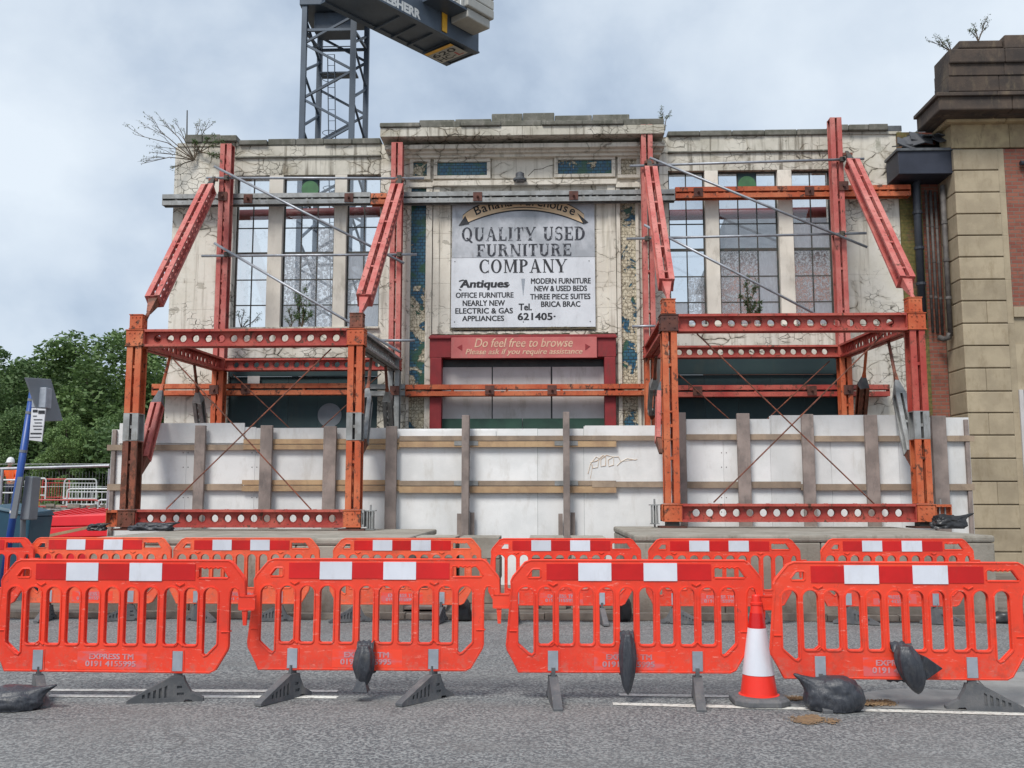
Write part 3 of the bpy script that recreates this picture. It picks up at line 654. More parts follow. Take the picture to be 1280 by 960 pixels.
FY, BY = 16.3, 20.7
def shoring(side):
    L_ = side == 'l'
    ztop = Z(310, 423, FY) if L_ else Z(990, 404, FY); zb = Z(310, 648, FY) if L_ else Z(990, 641, FY)
    zback = Z(380, 456, BY) if L_ else Z(950, 440, BY)
    fx = (X(167, 539, FY), X(444, 539, FY)) if L_ else (X(838, 539, FY), X(1149, 539, FY))
    bx = (X(274, 480, BY), X(493, 480, BY)) if L_ else (X(813, 480, BY), X(1056, 480, BY))
    zpl = .98 if L_ else 1.03
    t = thing('shoring_frame', ('rusty orange perforated steel shoring frame on the left concrete plinth, with galvanised splices' if L_ else 'rusty orange perforated steel shoring frame on the right concrete plinth, beside the sandstone building'),
              'steel frame', ((fx[0]+fx[1])/2, FY, zpl), 0, 'facade retention frames')
    zs0, zs1 = Z(300, 551, FY), Z(300, 517, FY)
    for i, x in enumerate(fx):
        low = ('rusty' if i == 0 else 'orange') if L_ else 'orange'; upm = 'orange' if L_ or i == 0 else 'orange'
        member('column', (x, FY, zb+.15), (x, FY, zs0-.004), (0, 1, 0), low, t)
        grey = L_ or i == 1
        member('column_splice', (x, FY, zs0), (x, FY, zs1), (0, 1, 0), 'galv' if grey else 'orange', t, W=.256, D=.28, hole=0)
        member('column', (x, FY, zs1+.004), (x, FY, ztop-.15), (0, 1, 0), upm if not (not L_ and i == 1) else 'red', t)
        node(t, (x, FY, ztop), 'orange' if (L_ or i) else 'plate'); node(t, (x, FY, ztop+.29), 'orange' if not L_ or i == 0 else 'rusty', .26, 'node_block', (.85, .85, 1))
        node(t, (x, FY, zb), 'rusty' if L_ and i == 0 else 'orange')
        mb = MB().box(x-.11, FY-.11, zpl+.032, x+.11, FY+.11, zb-.149); part('column_foot', mb, 'darksteel' if not L_ else 'rusty', t)
        mb = MB().box(x-.22, FY-.22, zpl+.002, x+.22, FY+.22, zpl+.03); part('base_plate', mb, 'plate', t)
        # galvanised screw jack beside the foot
        for sx in ((1,) if (L_ and i == 1) or (not L_ and i == 1) else (-1,)):
            jx = x+sx*.29
            if L_ and i == 0: continue
            mb = MB(); mb.box(jx-.055, FY-.07, zb-.17, jx-.035, FY+.07, zb+.12); mb.box(jx+.035, FY-.07, zb-.17, jx+.055, FY+.07, zb+.12)
            mb.box(jx-.09, FY-.08, zb+.122, jx+.09, FY+.08, zb+.14); mb.box(jx-.07, FY-.08, zb-.19, jx+.07, FY+.08, zb-.172); mb.tube([(jx, FY, zpl+.01), (jx, FY, zb+.23)], .016, 8)
            part('screw_jack', mb, 'galv', t)
    for i, x in enumerate(bx):
        member('column', (x, BY, .0), (x, BY, zback-.14), (0, 1, 0), 'galv' if L_ and i == 1 else 'orange', t)
        node(t, (x, BY, zback), 'red', .27)
    # front and rear beams, holes to the street
    member('beam', (fx[0]+.15, FY, ztop), (fx[1]-.15, FY, ztop), (0, 0, 1), 'red', t, D=.30)
    member('beam', (fx[0]+.15, FY, zb), (fx[1]-.15, FY, zb), (0, 0, 1), 'red', t, D=.30)
    member('beam', (bx[0]+.14, BY, zback), (bx[1]-.14, BY, zback), (0, 0, 1), 'red', t, D=.26)
    member('beam', (fx[0]-.16, FY, zb), (fx[0]-.36 if L_ else fx[0]-.18, FY, zb), (0, 0, 1), 'orange', t, D=.28, hole=0)
    member('beam', (fx[1]+.16, FY, zb), (fx[1]+(.2 if L_ else .42), FY, zb), (0, 0, 1), 'orange' if not L_ else 'galv', t, D=.28, hole=0)
    for i in (0, 1):
        member('side_beam', (fx[i], FY+.15, ztop), (bx[i], BY-.14, zback), (0, 0, 1), ('red', 'galv')[i] if L_ else ('red', 'red')[i], t, D=.28)
    # tie rods
    rods = (((214, 446), (389, 637)), ((414, 436), (208, 636))) if L_ else (((871, 417), (1094, 631)), ((1105, 417), (892, 628)))
    for k, (a, b) in enumerate(rods):
        mb = MB().tube([P(*a, FY+.03+k*.04), P(*b, FY+.03+k*.04)], .012, 6); part('tie_rod', mb, 'rusty', t)
    for k, s in enumerate((1, -1)):
        a, b = (bx[0]+.3, bx[1]-.3)[::s]; mb = MB().tube([(a, BY-.02+k*.03, zback-.2), (b, BY-.02+k*.03, 1.2)], .012, 6); part('tie_rod', mb, 'rusty', t)
    # knee braces in the side frames
    KB = [((214, 440, 17.8), (177, 585, 16.5), 'pink'), ((243, 457, 19.2), (253, 545, 20.45), 'galv'), ((464, 448, 17.8), (452, 562, 16.5), 'galv'), ((482, 458, 19.2), (487, 540, 20.45), 'galv')] if L_ else \
         [((820, 446, 19.2), (815, 520, 20.45), 'galv'), ((828, 436, 17.8), (826, 560, 16.5), 'pink'), ((1110, 424, 17.8), (1141, 578, 16.5), 'galv'), ((1083, 436, 19.2), (1075, 530, 20.45), 'rusty')]
    for a, b, mm in KB:
        a, b = P(*a), P(*b); q = lambda k: a.lerp(b, k)
        kb = MB().tube([q(0), q(.36)], .03, 8); jaw(kb, q(.30), q(.36), .05, .07); kk = part('knee_brace', kb, 'orange' if mm != 'galv' else 'rusty', t)
        mb = MB(); jaw(mb, q(.34), q(.48), .05, .19); part('brace_jaw', mb, 'galv' if mm == 'galv' else 'lead', kk)
        mb = MB(); jaw(mb, q(.93), q(1.05), .17, .05); part('brace_jaw', mb, 'rusty', kk)
        Lh = round((q(.93)-q(.48)).length, 2); place('brace_body', member_mesh(Lh, .19, .2, .045, .07, .16), mm, kk, frame(q(.48), q(.93), (0, 1, 0)))
    return fx, bx, ztop, zback
Lf = shoring('l'); Rf = shoring('r')

# soldiers bolted upright to the wall, standing on the rear nodes
tops = ((283, 182), (500, 180), (807, 157), (1051, 149))
for i, (bxx, zbk) in enumerate(((Lf[1][0], Lf[3]), (Lf[1][1], Lf[3]), (Rf[1][0], Rf[3]), (Rf[1][1], Rf[3]))):
    zt = Z(tops[i][0], tops[i][1], BY); lab = ('faded red steel soldier beam upright on the wall at the far left', 'faded red steel soldier beam upright just left of the sign bay',
        'faded red steel soldier beam upright just right of the sign bay', 'faded red steel soldier beam upright on the wall at the far right')[i]
    t = thing('wall_soldier', lab, 'steel beam', (bxx, BY, zbk+.14), 0, 'steel soldiers against the facade')
    zm = zbk+.14+(zt-zbk-.14)*.48
    member('beam', (bxx, BY, zbk+.14), (bxx, BY, zm), (0, 1, 0), 'pink', t, D=.25)
    member('beam', (bxx, BY, zm+.004), (bxx, BY, zt), (0, 1, 0), 'pink', t, D=.25)
# raking props
RP = (((268, 222), (182, 399), 'pink', 'left-hand raking steel prop from the far left soldier down to the left frame'), ((501, 222), (449, 397), 'pink', 'raking steel prop leaning on the left frame beside the sign bay'),
      ((811, 200), (836, 378), 'pink', 'raking steel prop leaning on the right frame beside the sign bay'), ((1058, 190), (1143, 376), 'pink', 'right-hand raking steel prop from the far right soldier down to the right frame'))
for a, b, mm, lab in RP:
    a, b = P(*a, 20.45), P(*b, 16.38); q = lambda k: a.lerp(b, k)
    t = thing('raking_prop', lab, 'steel prop', b, 0, 'raking props from the wall to the frames')
    Lh = round((q(.90)-q(.10)).length, 2); place('prop_body', member_mesh(Lh, .27, .26, .07), mm, t, frame(q(.10), q(.90), (0, 1, 0)))
    mb = MB(); jaw(mb, q(.898), q(.965), .17, .06); mb.tube([q(.95), q(1.01)], .035, 8); part('prop_foot', mb, 'rusty' if a.x < -5 else 'pink', t)
    mb = MB(); jaw(mb, q(0), q(.102), .06, .15); part('prop_head', mb, 'darksteel', t); mb = MB(); mb.bar(q(.02)+Vector((-.1, 0, 0)), q(.02)+Vector((.1, 0, 0)), .06); part('pivot_pin', mb, 'rusty', t)
# wales
WY = 20.98
def wale(y, xr, x0, x1, mat, lab, plates, hole=0):
    z = Z(xr, y, WY); a, b = X(x0, y, WY), X(x1, y, WY); t = thing('wale_beam', lab, 'steel beam', ((a+b)/2, WY, z), 0, 'horizontal steel wales')
    member('beam', (a, WY, z), (b, WY, z), (0, 1, 0), mat, t, W=.25, D=.22, hole=.07, sp=.3)
    for px in plates:
        xx = X(px, y, WY-.12); mb = MB().box(xx-.1, WY-.13, z-.1, xx+.1, WY-.112, z+.1); mb.tube([(xx, WY-.13, z), (xx, WY-.17, z)], .03, 6); mb.tube([(xx, WY-.17, z), (xx, WY-.22, z)], .014, 6)
        part('bolt_plate', mb, 'plate', t)
wale(250, 340, 205, 464, 'galv', 'grey galvanised steel wale across the left windows', (310, 436))
wale(250, 474, 464.5, 484, 'orange', 'short orange steel sleeve joining the grey wales left of the sign', ())
wale(247, 660, 484.5, 843, 'galv', 'grey galvanised steel wale across the top of the shop sign', (597, 717))
wale(241, 990, 843.5, 1136, 'orange', 'orange steel wale across the right windows', (873, 1012))
wale(487, 340, 192, 453, 'orange', 'orange steel wale across the left teal boarding', (307,))
wale(488, 480, 453.5, 507, 'galv', 'short grey steel wale between the left frame and the red doorway', ())
wale(488, 660, 507.5, 812, 'orange', 'orange steel wale across the red doorway', (612, 690))
wale(489, 960, 812.5, 1110, 'red', 'dark red steel wale across the right teal boarding', (872, 1015))
for px, py in ((278, 245), (497, 245), (1055, 232), (267, 487), (493, 488), (817, 488), (1061, 487)):
    p = P(px, py, BY-.16); mb = MB().box(p.x-.1, p.y, p.z-.1, p.x+.1, p.y+.02, p.z+.1); mb.tube([(p.x, p.y, p.z), (p.x, p.y-.05, p.z)], .03, 6)
    solo('bolt_plate', mb, 'plate', 'rusted square bolt plate on the ' + {278: 'far left soldier at the upper wale', 497: 'soldier left of the sign at the upper wale', 1055: 'far right soldier at the upper wale', 267: 'far left column at the lower wale',
         493: 'column left of the doorway at the lower wale', 817: 'column right of the doorway at the lower wale', 1061: 'far right column at the lower wale'}[px], 'bolt plate', 'bolt plates on the uprights')
# scaffold tubes
TB = [((258, 222.5), (530, 223), 20.5, 20.5, 'topmost level scaffold tube across the left windows'), ((252, 320), (521, 318), 20.5, 20.5, 'middle level scaffold tube across the left windows'),
      ((268, 208), (505, 329), 20.42, 20.42, 'upper sloping scaffold tube across the left windows'), ((268, 304), (500, 440), 20.42, 20.2, 'lower sloping scaffold tube across the left windows'),
      ((475, 425.5), (518, 425.5), 20.5, 20.5, 'short level scaffold tube end left of the shop sign'),
      ((787, 207.5), (1080, 198.5), 20.5, 20.5, 'topmost level scaffold tube across the right windows'), ((783, 298.5), (1083, 291.5), 20.5, 20.5, 'middle level scaffold tube across the right windows'),
      ((812, 197), (1084, 309), 20.42, 20.42, 'upper sloping scaffold tube across the right windows'), ((805, 281), (1040, 403), 20.42, 20.42, 'lower sloping scaffold tube across the right windows'),
      ((790, 408), (828, 407.5), 20.5, 20.5, 'short level scaffold tube end right of the shop sign'), ((458, 425), (500, 449), 18.5, 20.3, 'short scaffold tube lying along the side beam of the left frame')]
for a, b, ya, yb, lab in TB:
    solo('scaffold_tube', MB().tube([P(*a, ya), P(*b, yb)], .029, 10), 'tube', lab, 'scaffold tube', 'scaffold tubes on the facade', smooth=True)
for px, py in ((283, 222), (283, 318), (499, 222), (499, 318), (808, 207), (809, 298), (1053, 199), (1053, 292)):
    p = P(px, py, 20.46); mb = MB().box(p.x-.05, p.y-.03, p.z-.05, p.x+.05, p.y+.07, p.z+.05); mb.tube([(p.x+.03, p.y-.03, p.z), (p.x+.03, p.y-.08, p.z)], .012, 6)
    solo('scaffold_coupler', mb, 'darksteel', 'rusty scaffold coupler on the %s' % {(283, 222): 'far left soldier, upper tube', (283, 318): 'far left soldier, middle tube', (499, 222): 'soldier left of the sign, upper tube', (499, 318): 'soldier left of the sign, middle tube',
        (808, 207): 'soldier right of the sign, upper tube', (809, 298): 'soldier right of the sign, middle tube', (1053, 199): 'far right soldier, upper tube', (1053, 292): 'far right soldier, middle tube'}[(px, py)], 'coupler', 'tube couplers')

# ================================================================== HOARDING
HY = 17.2
hx0, hx1 = X(137, 600, HY), X(1215, 600, HY)
hd = thing('site_hoarding', 'white painted board hoarding with timber rails and grey posts behind the steel frames', 'hoarding', (0, HY, 0))
r = random.Random(5)
panels = [137, 232, 318, 407, 495, 584, 672, 730, 828, 905, 964, 1040, 1125, 1215]
tops_ = [537, 534, 535, 535, 536, 536, 536, 533, 527, 527, 520, 522, 522]
for i in range(13):
    a = X(panels[i], 600, HY)+.002; b = X(panels[i+1], 600, HY)-.002; zt = Z(panels[i], tops_[i], HY)
    pbox('hoarding_panel', hd, 'white_board', a, HY, .003, b, HY+.018+r.uniform(0, .004), zt)
# upper strips fixed above the rail
for (a, b, y0, y1) in ((150, 306, 529, 554), (498, 620, 538, 548), (731, 826, 532, 545), (964, 1120, 519, 551), (858, 962, 524, 546)):
    pbox('top_board', hd, 'white_board', X(a, 540, HY), HY-.024, Z((a+b)/2, y1, HY), X(b, 540, HY), HY-.002, Z((a+b)/2, y0, HY))
def rail(a, b, y0, y1, dy, mat):
    ym = (y0+y1)/2; za, zb_ = Z((a+b)/2, y0, HY), Z((a+b)/2, y1, HY)
    pbox('rail', hd, mat, X(a, ym, HY), HY-.026-dy, zb_, X(b, ym, HY), HY-.028-dy-.045, za)
for a in ((136, 327, 556, 563, 0, 'wood_rail'), (306, 500, 549, 555, 0, 'wood_new'), (306, 500, 556, 562, .015, 'wood_new'), (500, 770, 545, 551, 0, 'wood_rail'), (500, 770, 552, 559, .015, 'wood_new'), (740, 828, 545, 551, .02, 'wood_rail'), (828, 1000, 543, 550, 0, 'wood_rail'), (1000, 1216, 545, 552, 0, 'wood_rail'),
          (136, 304, 605, 613, 0, 'wood_rail'), (304, 500, 600, 606, 0, 'wood_new'), (304, 500, 607, 614, .015, 'wood_new'), (500, 770, 601, 607, 0, 'wood_rail'), (500, 770, 608, 616, .015, 'wood_new'), (740, 828, 602, 609, .02, 'wood_rail'), (828, 1000, 602, 610, 0, 'wood_rail'), (1000, 1216, 605, 613, 0, 'wood_rail')):
    rail(*a)
for i, (a, b, yt, ym) in enumerate(((243, 256, 532, 600), (325, 340, 532, 600), (404, 420, 533, 600), (482, 496, 533, 600), (578, 587, 520, 600), (704, 712, 516, 600), (849, 858, 516, 590), (922, 938, 517, 590), (1003, 1018, 518, 590), (1082, 1098, 519, 590), (1166, 1184, 520, 590), (136, 141, 537, 600), (1211, 1216, 524, 600))):
    if i in (4, 5): yy0, yy1 = HY-.30, HY-.092
    elif i >= 11: yy0, yy1 = HY-.06, HY+.05
    else: yy0, yy1 = HY-.17, HY-.095
    mbp = MB(); xa, xb = X(a, ym, HY-.1), X(b, ym, HY-.1); zt = Z(a, yt, HY-.1); n_ = 8
    for k in range(n_): pass
    mbp.box(xa, yy0, .003, xb, yy1, zt); part('post', mbp, 'wood', hd, bevel=.008)
    if i in (4, 5):
        for ry in (554, 604):
            mbb = MB(); zc = Z(a, ry, HY-.1)
            for sx in (-1, 1):
                xc = xa if sx < 0 else xb; mbb.box(xc, HY-.097, zc-.04, xc+sx*.15, HY-.092, zc+.04); mbb.box(xc, HY-.2, zc-.04, xc+sx*.005, HY-.097, zc+.04)
            part('angle_bracket', mbb, 'galv', hd)
        pbox('post_packer', hd, 'wood', xa-.09, HY-.12, .003, xa-.012, HY-.1, 1.25); pbox('post_packer', hd, 'wood', xb+.012, HY-.12, .003, xb+.09, HY-.1, 1.27)
for a, b in ((232, 540), (318, 540), (584, 545), (905, 535)):
    for yy in (566, 584, 622, 640):
        for e in (-1, 1): q_ = P(a+e*3, yy, HY-.002); pbox('screw', hd, 'darksteel', q_.x-.008, HY-.003, q_.z-.008, q_.x+.008, HY+.001, q_.z+.008)
# scribbled graffiti on one panel
gp = [(735, 592), (738, 580), (745, 571), (749, 573), (747, 584), (741, 585), (738, 578), (746, 576), (754, 569), (757, 571), (757, 582), (751, 583), (751, 574), (758, 569), (767, 571), (767, 581), (761, 583), (760, 575), (766, 571), (773, 571), (776, 577), (771, 582), (778, 576), (784, 573), (795, 575)]
mb = MB().tube([P(x, y, HY-.003) for x, y in gp], .009, 4); mb.tube([P(x, y, HY-.003) for x, y in ((741, 580), (738, 598))], .005, 4); mb.tube([P(x, y, HY-.003) for x, y in ((775, 577), (797, 574))], .005, 4)
part('graffiti', mb, 'spray', hd)

# ================================================================== FACADE
WYF = 21.2; WYB = 21.62
fac = thing('shop_facade', 'cracked cream furniture shop facade with metal windows, propped by red steel frames', 'building', (0, WYF, 0))
def fbox(name, mat, x0, y0, x1, y1, yf=WYF, yb=WYB, par=None, xr=None, bevel=.008, lab=None):
    """pixel corners on the wall plane -> a real block; x measured at row xr"""
    ym = xr if xr is not None else (y0+y1)/2; xm = (x0+x1)/2
    za, zb = Z(xm, y0, yf), Z(xm, y1, yf); mb = MB().box(X(x0, ym, yf), yf, zb, X(x1, ym, yf), yb, za)
    return part(name, mb, mat, par or fac, lab, bevel)
zl = lambda y, x=350: Z(x, y, WYF)
# level lines
zsill = zl(411); zhead = zl(219); zfas = zl(447)
xL = (X(211, 430, WYF), X(291, 349, WYF)); yref = 349
win = {}
def xw(a, yr=349): return X(a, yr, WYF)
# ---- left pier and wing
def blockwall(x0, x1, z0, z1, rows, cols, mat, yf=WYF, yb=WYB, name='facing_block', seed=1, jit=.35):
    rnd = random.Random(seed); dz = (z1-z0)/rows
    for r_ in range(rows):
        cs = [x0]; off = (r_ % 2)*.5*jit
        for c in range(1, cols): cs.append(x0+(x1-x0)*(c/cols+(off-.25*jit)/cols+rnd.uniform(-.03, .03)/cols))
        cs.append(x1)
        for a, b in zip(cs[:-1], cs[1:]):
            pbox(name, fac, mat, a+.0012, yf+rnd.uniform(0, .005), z0+r_*dz+.0012, b-.0012, yb, z0+(r_+1)*dz-.0012)
xl0, xl1 = X(209, 430, WYF), X(289, 349, WYF)
zpar = zl(182, 350); ztopL = zl(175, 350)
blockwall(xl0, xl1, 0, zpar, 15, 2, 'wall', seed=2)
# window bay walls (left)
xw3e = X(474, 349, WYF); xsb0 = X(476, 320, WYF)
blockwall(xw3e, X(508, 320, WYF), 0, zpar, 15, 1, 'wall', seed=4)
blockwall(xl1, xw3e, zhead, zl(197), 1, 5, 'wall_top', seed=5); blockwall(xl1, xw3e, zl(195.5), zpar, 1, 4, 'wall_top', seed=6)
mb = MB().box(xl1, WYF-.05, zl(197.6), xw3e, WYF-.001, zl(195.6)); part('string_course', mb, 'coping', fac, bevel=.01)
blockwall(xl1, xw3e, zfas, zsill-.02, 1, 5, 'wall', seed=7)
mb = MB().box(xl1-.03, WYF-.08, zsill-.019, xw3e+.02, WYF+.3, zsill+.03); part('window_sill', mb, 'wall_top', fac, bevel=.01)
# copings as separate stones
def coping(xa, xb, z0, h, n, over=.08, seed=0, mat='coping'):
    rnd = random.Random(seed)
    for i in range(n):
        a = xa+(xb-xa)*i/n; b = xa+(xb-xa)*(i+1)/n; j = rnd.uniform(-.012, .07); mb = MB().box(a+.004, WYF-over+j, z0+.002, b-.004, WYB+.05, z0+h+j*.7)
        part('coping_stone', mb, mat, fac, bevel=.02)
coping(X(300, 175, WYF), X(476, 172, WYF), zpar, .12, 5, seed=1)
pbox('pier_cap', fac, 'wall_top', X(222, 190, WYF), WYF-.02, zpar, X(298, 190, WYF), WYB, zpar+.08)
coping(X(232, 172, WYF), X(298, 172, WYF), zpar+.08, .15, 3, .12, seed=2)
# ---- right wing
xr0 = X(833, 320, WYF); xr1 = X(837, 317, WYF); xr6 = X(1042, 317, WYF); xrE = X(1128, 340, WYF)
zparR = zl(170, 940)
blockwall(X(826, 320, WYF), xr1, 0, zparR, 15, 1, 'wall', seed=8)
blockwall(xr6, xrE, 0, zparR, 15, 2, 'wall', seed=9)
blockwall(xr1, xr6, zhead, zl(197), 1, 5, 'wall_top', seed=10); blockwall(xr1, xr6, zl(195.5), zparR, 1, 4, 'wall_top', seed=11)
mb = MB().box(xr1, WYF-.05, zl(197.6), xr6, WYF-.001, zl(195.6)); part('string_course', mb, 'coping', fac, bevel=.01)
blockwall(xr1, xr6, zfas, zsill-.02, 1, 5, 'wall', seed=12)
mb = MB().box(xr1-.03, WYF-.08, zsill-.019, xr6+.02, WYF+.3, zsill+.03); part('window_sill', mb, 'wall_top', fac, bevel=.01)
coping(X(834, 166, WYF), X(1036, 160, WYF), zparR, .11, 5, seed=3)
pbox('pier_cap', fac, 'wall_top', X(1036, 160, WYF), WYF-.03, zparR, X(1126, 160, WYF), WYB, zparR+.06)
coping(X(1034, 153, WYF), X(1108, 152, WYF), zparR+.06, .14, 3, .13, seed=4)
coping(X(1108, 153, WYF), X(1127, 152, WYF), zparR+.06, .12, 1, .05, seed=5, mat='lead')
# ---- windows
def window(x0, x1, cols, key, mats, disc=False, lab=None):
    rows_y = [219, 251, 283, 315, 348, 380, 411]; zs = [zhead]+[zl(y) for y in rows_y[1:-1]]+[zsill+.03]
    y0, y1 = WYF+.13, WYF+.165; mb = MB(); fw_ = .035
    mb.box(x0, y0, zs[-1], x0+fw_, y1, zs[0]); mb.box(x1-fw_, y0, zs[-1], x1, y1, zs[0]); mb.box(x0+fw_, y0, zs[0]-fw_, x1-fw_, y1, zs[0]); mb.box(x0+fw_, y0, zs[-1], x1-fw_, y1, zs[-1]+fw_)
    xi = [x0+fw_+(x1-x0-2*fw_)*i/cols for i in range(cols+1)]
    f = part('window', mb, 'winmetal', fac, lab)
    for i in range(1, cols): pbox('glazing_bar', f, 'winmetal', xi[i]-.012, y0+.003, zs[-1]+fw_, xi[i]+.012, y1-.003, zs[0]-fw_)
    for j in range(1, 6):
        hv = .030 if (j == 3 or j == 1) else .012; pbox('glazing_bar', f, 'winmetal', x0+fw_, y0+.006 if hv < .02 else y0-.01, zs[j]-hv, x1-fw_, y1-.006, zs[j]+hv)
    zz_ = [zs[0]-fw_]+zs[1:-1]+[zs[-1]+fw_]
    for j in range(6):
        for i in range(cols):
            mm = mats[j][i]
            if mm == '-': continue
            ym = (y0+y1)/2; pbox('pane', f, {'c': 'glass', 'h': 'hammered', 'm': 'milky'}[mm], xi[i]+.005, ym-.003, zz_[j+1]+.005, xi[i+1]-.005, ym+.003, zz_[j]-.005)
    if disc:
        cx = (xi[1]+xi[2])/2; cz = (zz_[0]+zz_[1])/2+.01
        part('vent_backing', MB().box(xi[1]+.01, y0-.02, zz_[1]+.03, xi[2]-.01, y0-.001, zz_[0]-.01), 'dark_green', f)
        part('vent_disc', MB().plate(circ(cx, cz, .20, 28), [], y0-.045, y0-.021), 'disc_green', f)
window(xw(291), xw(333), 2, 'a', ['cc', 'cc', 'cc', 'cc', 'cc', 'cc'], lab='two light wide window at the far left')
window(xw(351), xw(416), 3, 'b', ['ccc', 'ccc', 'cch', 'hhh', 'hhh', 'mhh'], True, 'three light wide window with green disc, left wing')
window(xw(431.5), xw(474), 2, 'c', ['cc', 'cc', 'cc', 'mh', 'hm', 'mm'], lab='two light wide window nearest the sign bay, left wing')
window(xw(837, 317), xw(883, 317), 2, 'd', ['cc', 'cc', 'cc', 'cc', 'ch', 'mh'], lab='two light wide window nearest the sign bay, right wing')
window(xw(900, 317), xw(975, 317), 3, 'e', ['ccc', 'ccc', 'ccc', 'hhm', 'hhm', 'hhm'], True, 'three light wide window with green disc, right wing')
window(xw(993, 317), xw(1042, 317), 2, 'f', ['cc', 'cc', 'mm', 'hh', 'hh', 'hm'], lab='two light wide window at the far right')
for a, b, yr in ((333, 351, 349), (416, 431.5, 349), (883, 900, 317), (975, 993, 317)):
    part('window_pier', MB().box(xw(a, yr)+.001, WYF-.001, zsill+.031, xw(b, yr)-.001, WYF+.28, zhead-.001), 'cream_plain', fac, bevel=.01)
# ---- boarded shop openings
def boards(x0, x1, n, lab):
    for i in range(n):
        a = x0+(x1-x0)*i/n; b = x0+(x1-x0)*(i+1)/n; pbox('boarding_panel', fac, 'dark_green', a+.003, WYF+.1, .0, b-.003, WYF+.14, zfas-.42)
    part('fascia', MB().box(x0, WYF+.04, zfas-.415, x1, WYF+.12, zfas-.002), 'dark_green', fac, bevel=.005)
boards(xl1, xw3e, 5, ''); boards(xr1, xr6, 5, '')
c = P(412, 519, WYF+.095); mb = MB(); mb.plate(circ(c.x, c.z, .27, 28), [], WYF+.092, WYF+.099); part('pale_disc', mb, 'grey_paint', fac, 'faded pale round graphic on the teal boarding')
c = P(317, 475, WYF+.03); mb = MB().box(c.x-.14, WYF+.03, c.z-.09, c.x+.14, WYF+.039, c.z+.09); part('notice', mb, 'white_sheet', fac, bevel=.02)
# ---- centre bay
def cz(y): return Z(655, y, WYF)
def cb(name, mat, x0, y0, x1, y1, yf, yb=WYB, bevel=.008, xr=None, lab=None):
    return fbox(name, mat, x0, y0, x1, y1, yf, yb, None, xr, bevel, lab)
blockwall(X(508, 320, WYF), X(544, 320, WYF), 0, cz(226), 13, 1, 'wall_smooth', WYF, WYB, seed=20)
blockwall(X(766, 320, WYF), X(826, 320, WYF), 0, cz(226), 13, 1, 'wall_smooth', WYF, WYB, seed=21)
blockwall(X(544, 320, WYF)+.001, X(766, 320, WYF)-.001, cz(419), cz(226), 6, 5, 'wall_smooth', WYF, WYB, seed=22)
blockwall(X(492, 200, WYF), X(820, 200, WYF), cz(226), cz(180), 1, 6, 'wall_smooth', WYF, WYB, seed=23)
# raised frames round the sign: stepped pilasters
for a, b, yf in ((541, 549, 21.12), (549, 563, 21.15), (746, 760, 21.15), (760, 770, 21.12)):
    mbz = MB(); x0, x1 = X(a, 320, yf), X(b, 320, yf); z0, z1 = Z(655, 417, yf), Z(655, 229, yf); k = 6
    for i in range(k): pbox('pilaster_block', fac, 'wall_smooth', x0+.001, yf, z0+(z1-z0)*i/k+.002, x1-.001, WYF-.001, z0+(z1-z0)*(i+1)/k-.002)
cb('lintel_band', 'wall_smooth', 541, 224.5, 771, 231, 21.06, WYF-.001)
# tile strips with moulded frames
for a, b, c_, d in ((508, 513, 532, 540), (771, 776, 795, 799)):
    yf = 21.10
    for (p, q_) in ((a, b), (c_, d)):
        mbf = MB().box(X(p, 320, yf), yf, .0, X(q_, 320, yf), WYF-.001, cz(230)); part('strip_frame', mbf, 'wall_smooth', fac, bevel=.012)
    x0, x1 = X(b, 320, yf), X(c_, 320, yf); zt = cz(234); nrow = 15
    for i in range(nrow):
        z0 = zt*i/nrow; pbox('tile_panel', fac, 'peel_blue' if (i > 10 and a < 600) else 'peel', x0+.001, WYF-.03, z0+.001, x1-.001, WYF-.001, z0+zt/nrow-.001)
    cb('strip_cap', 'wall_smooth', a-1, 228, d+1, 234, 21.07, WYF-.001, xr=250)
# frieze with tiled panels
def framed(x0, y0, x1, y1, inner, t=3.2):
    yf = 21.10
    cb('panel_frame', 'wall_smooth', x0, y0, x1, y0+t, yf, WYF-.001, .006); cb('panel_frame', 'wall_smooth', x0, y1-t, x1, y1, yf, WYF-.001, .006)
    cb('panel_frame', 'wall_smooth', x0, y0+t+.1, x0+t*1.1, y1-t-.1, yf, WYF-.001, .006); cb('panel_frame', 'wall_smooth', x1-t*1.1, y0+t+.1, x1, y1-t-.1, yf, WYF-.001, .006)
    cb('tile_panel', inner, x0+t*1.1, y0+t, x1-t*1.1, y1-t, WYF-.03, WYF-.001, 0)
framed(512, 198, 538, 224, 'peel', 4); framed(542, 198, 613, 223, 'peel_blue', 4); framed(693, 195, 769, 221, 'peel_blue', 4); framed(772, 194, 800, 222, 'peel', 4)
cb('blank_panel', 'wall_smooth', 615, 196, 691, 223, WYF-.035, WYF-.001)
mbk = MB().tube([P(x, y, 21.162) for x, y in ((660, 220), (668, 212), (678, 211), (684, 208), (692, 206))], .006, 4); part('crack', mbk, 'moss', fac)
# mouldings and cornice
cb('moulding', 'wall_smooth', 486, 190, 826, 195.5, 21.02); cb('moulding', 'wall_smooth', 484, 184.5, 828, 190, 20.93); cb('moulding', 'wall_smooth', 481, 179, 831, 184.5, 20.80)
for i in range(6):
    a = 475+(831-475)*i/6; b = 475+(831-475)*(i+1)/6; sh = -(i-2.5)*.9
    mbx = MB().box(X(a, 172, 20.55)+.001, 20.55, cz(179)-.06, X(b, 172, 20.55)-.001, WYB, cz(167)-.08); part('cornice_block', mbx, 'wall_top', fac, bevel=.01)
coping(X(474, 167, 20.5), X(831, 167, 20.5), cz(167)-.078, .10, 7, .70, seed=8)
def step(a, b, y0, y1, yf, mat='coping'):
    mbx = MB().box(X(a, 160, yf), yf, cz(y1), X(b, 160, yf), WYB-.02, cz(y0)); part('parapet_block', mbx, mat, fac, bevel=.02)
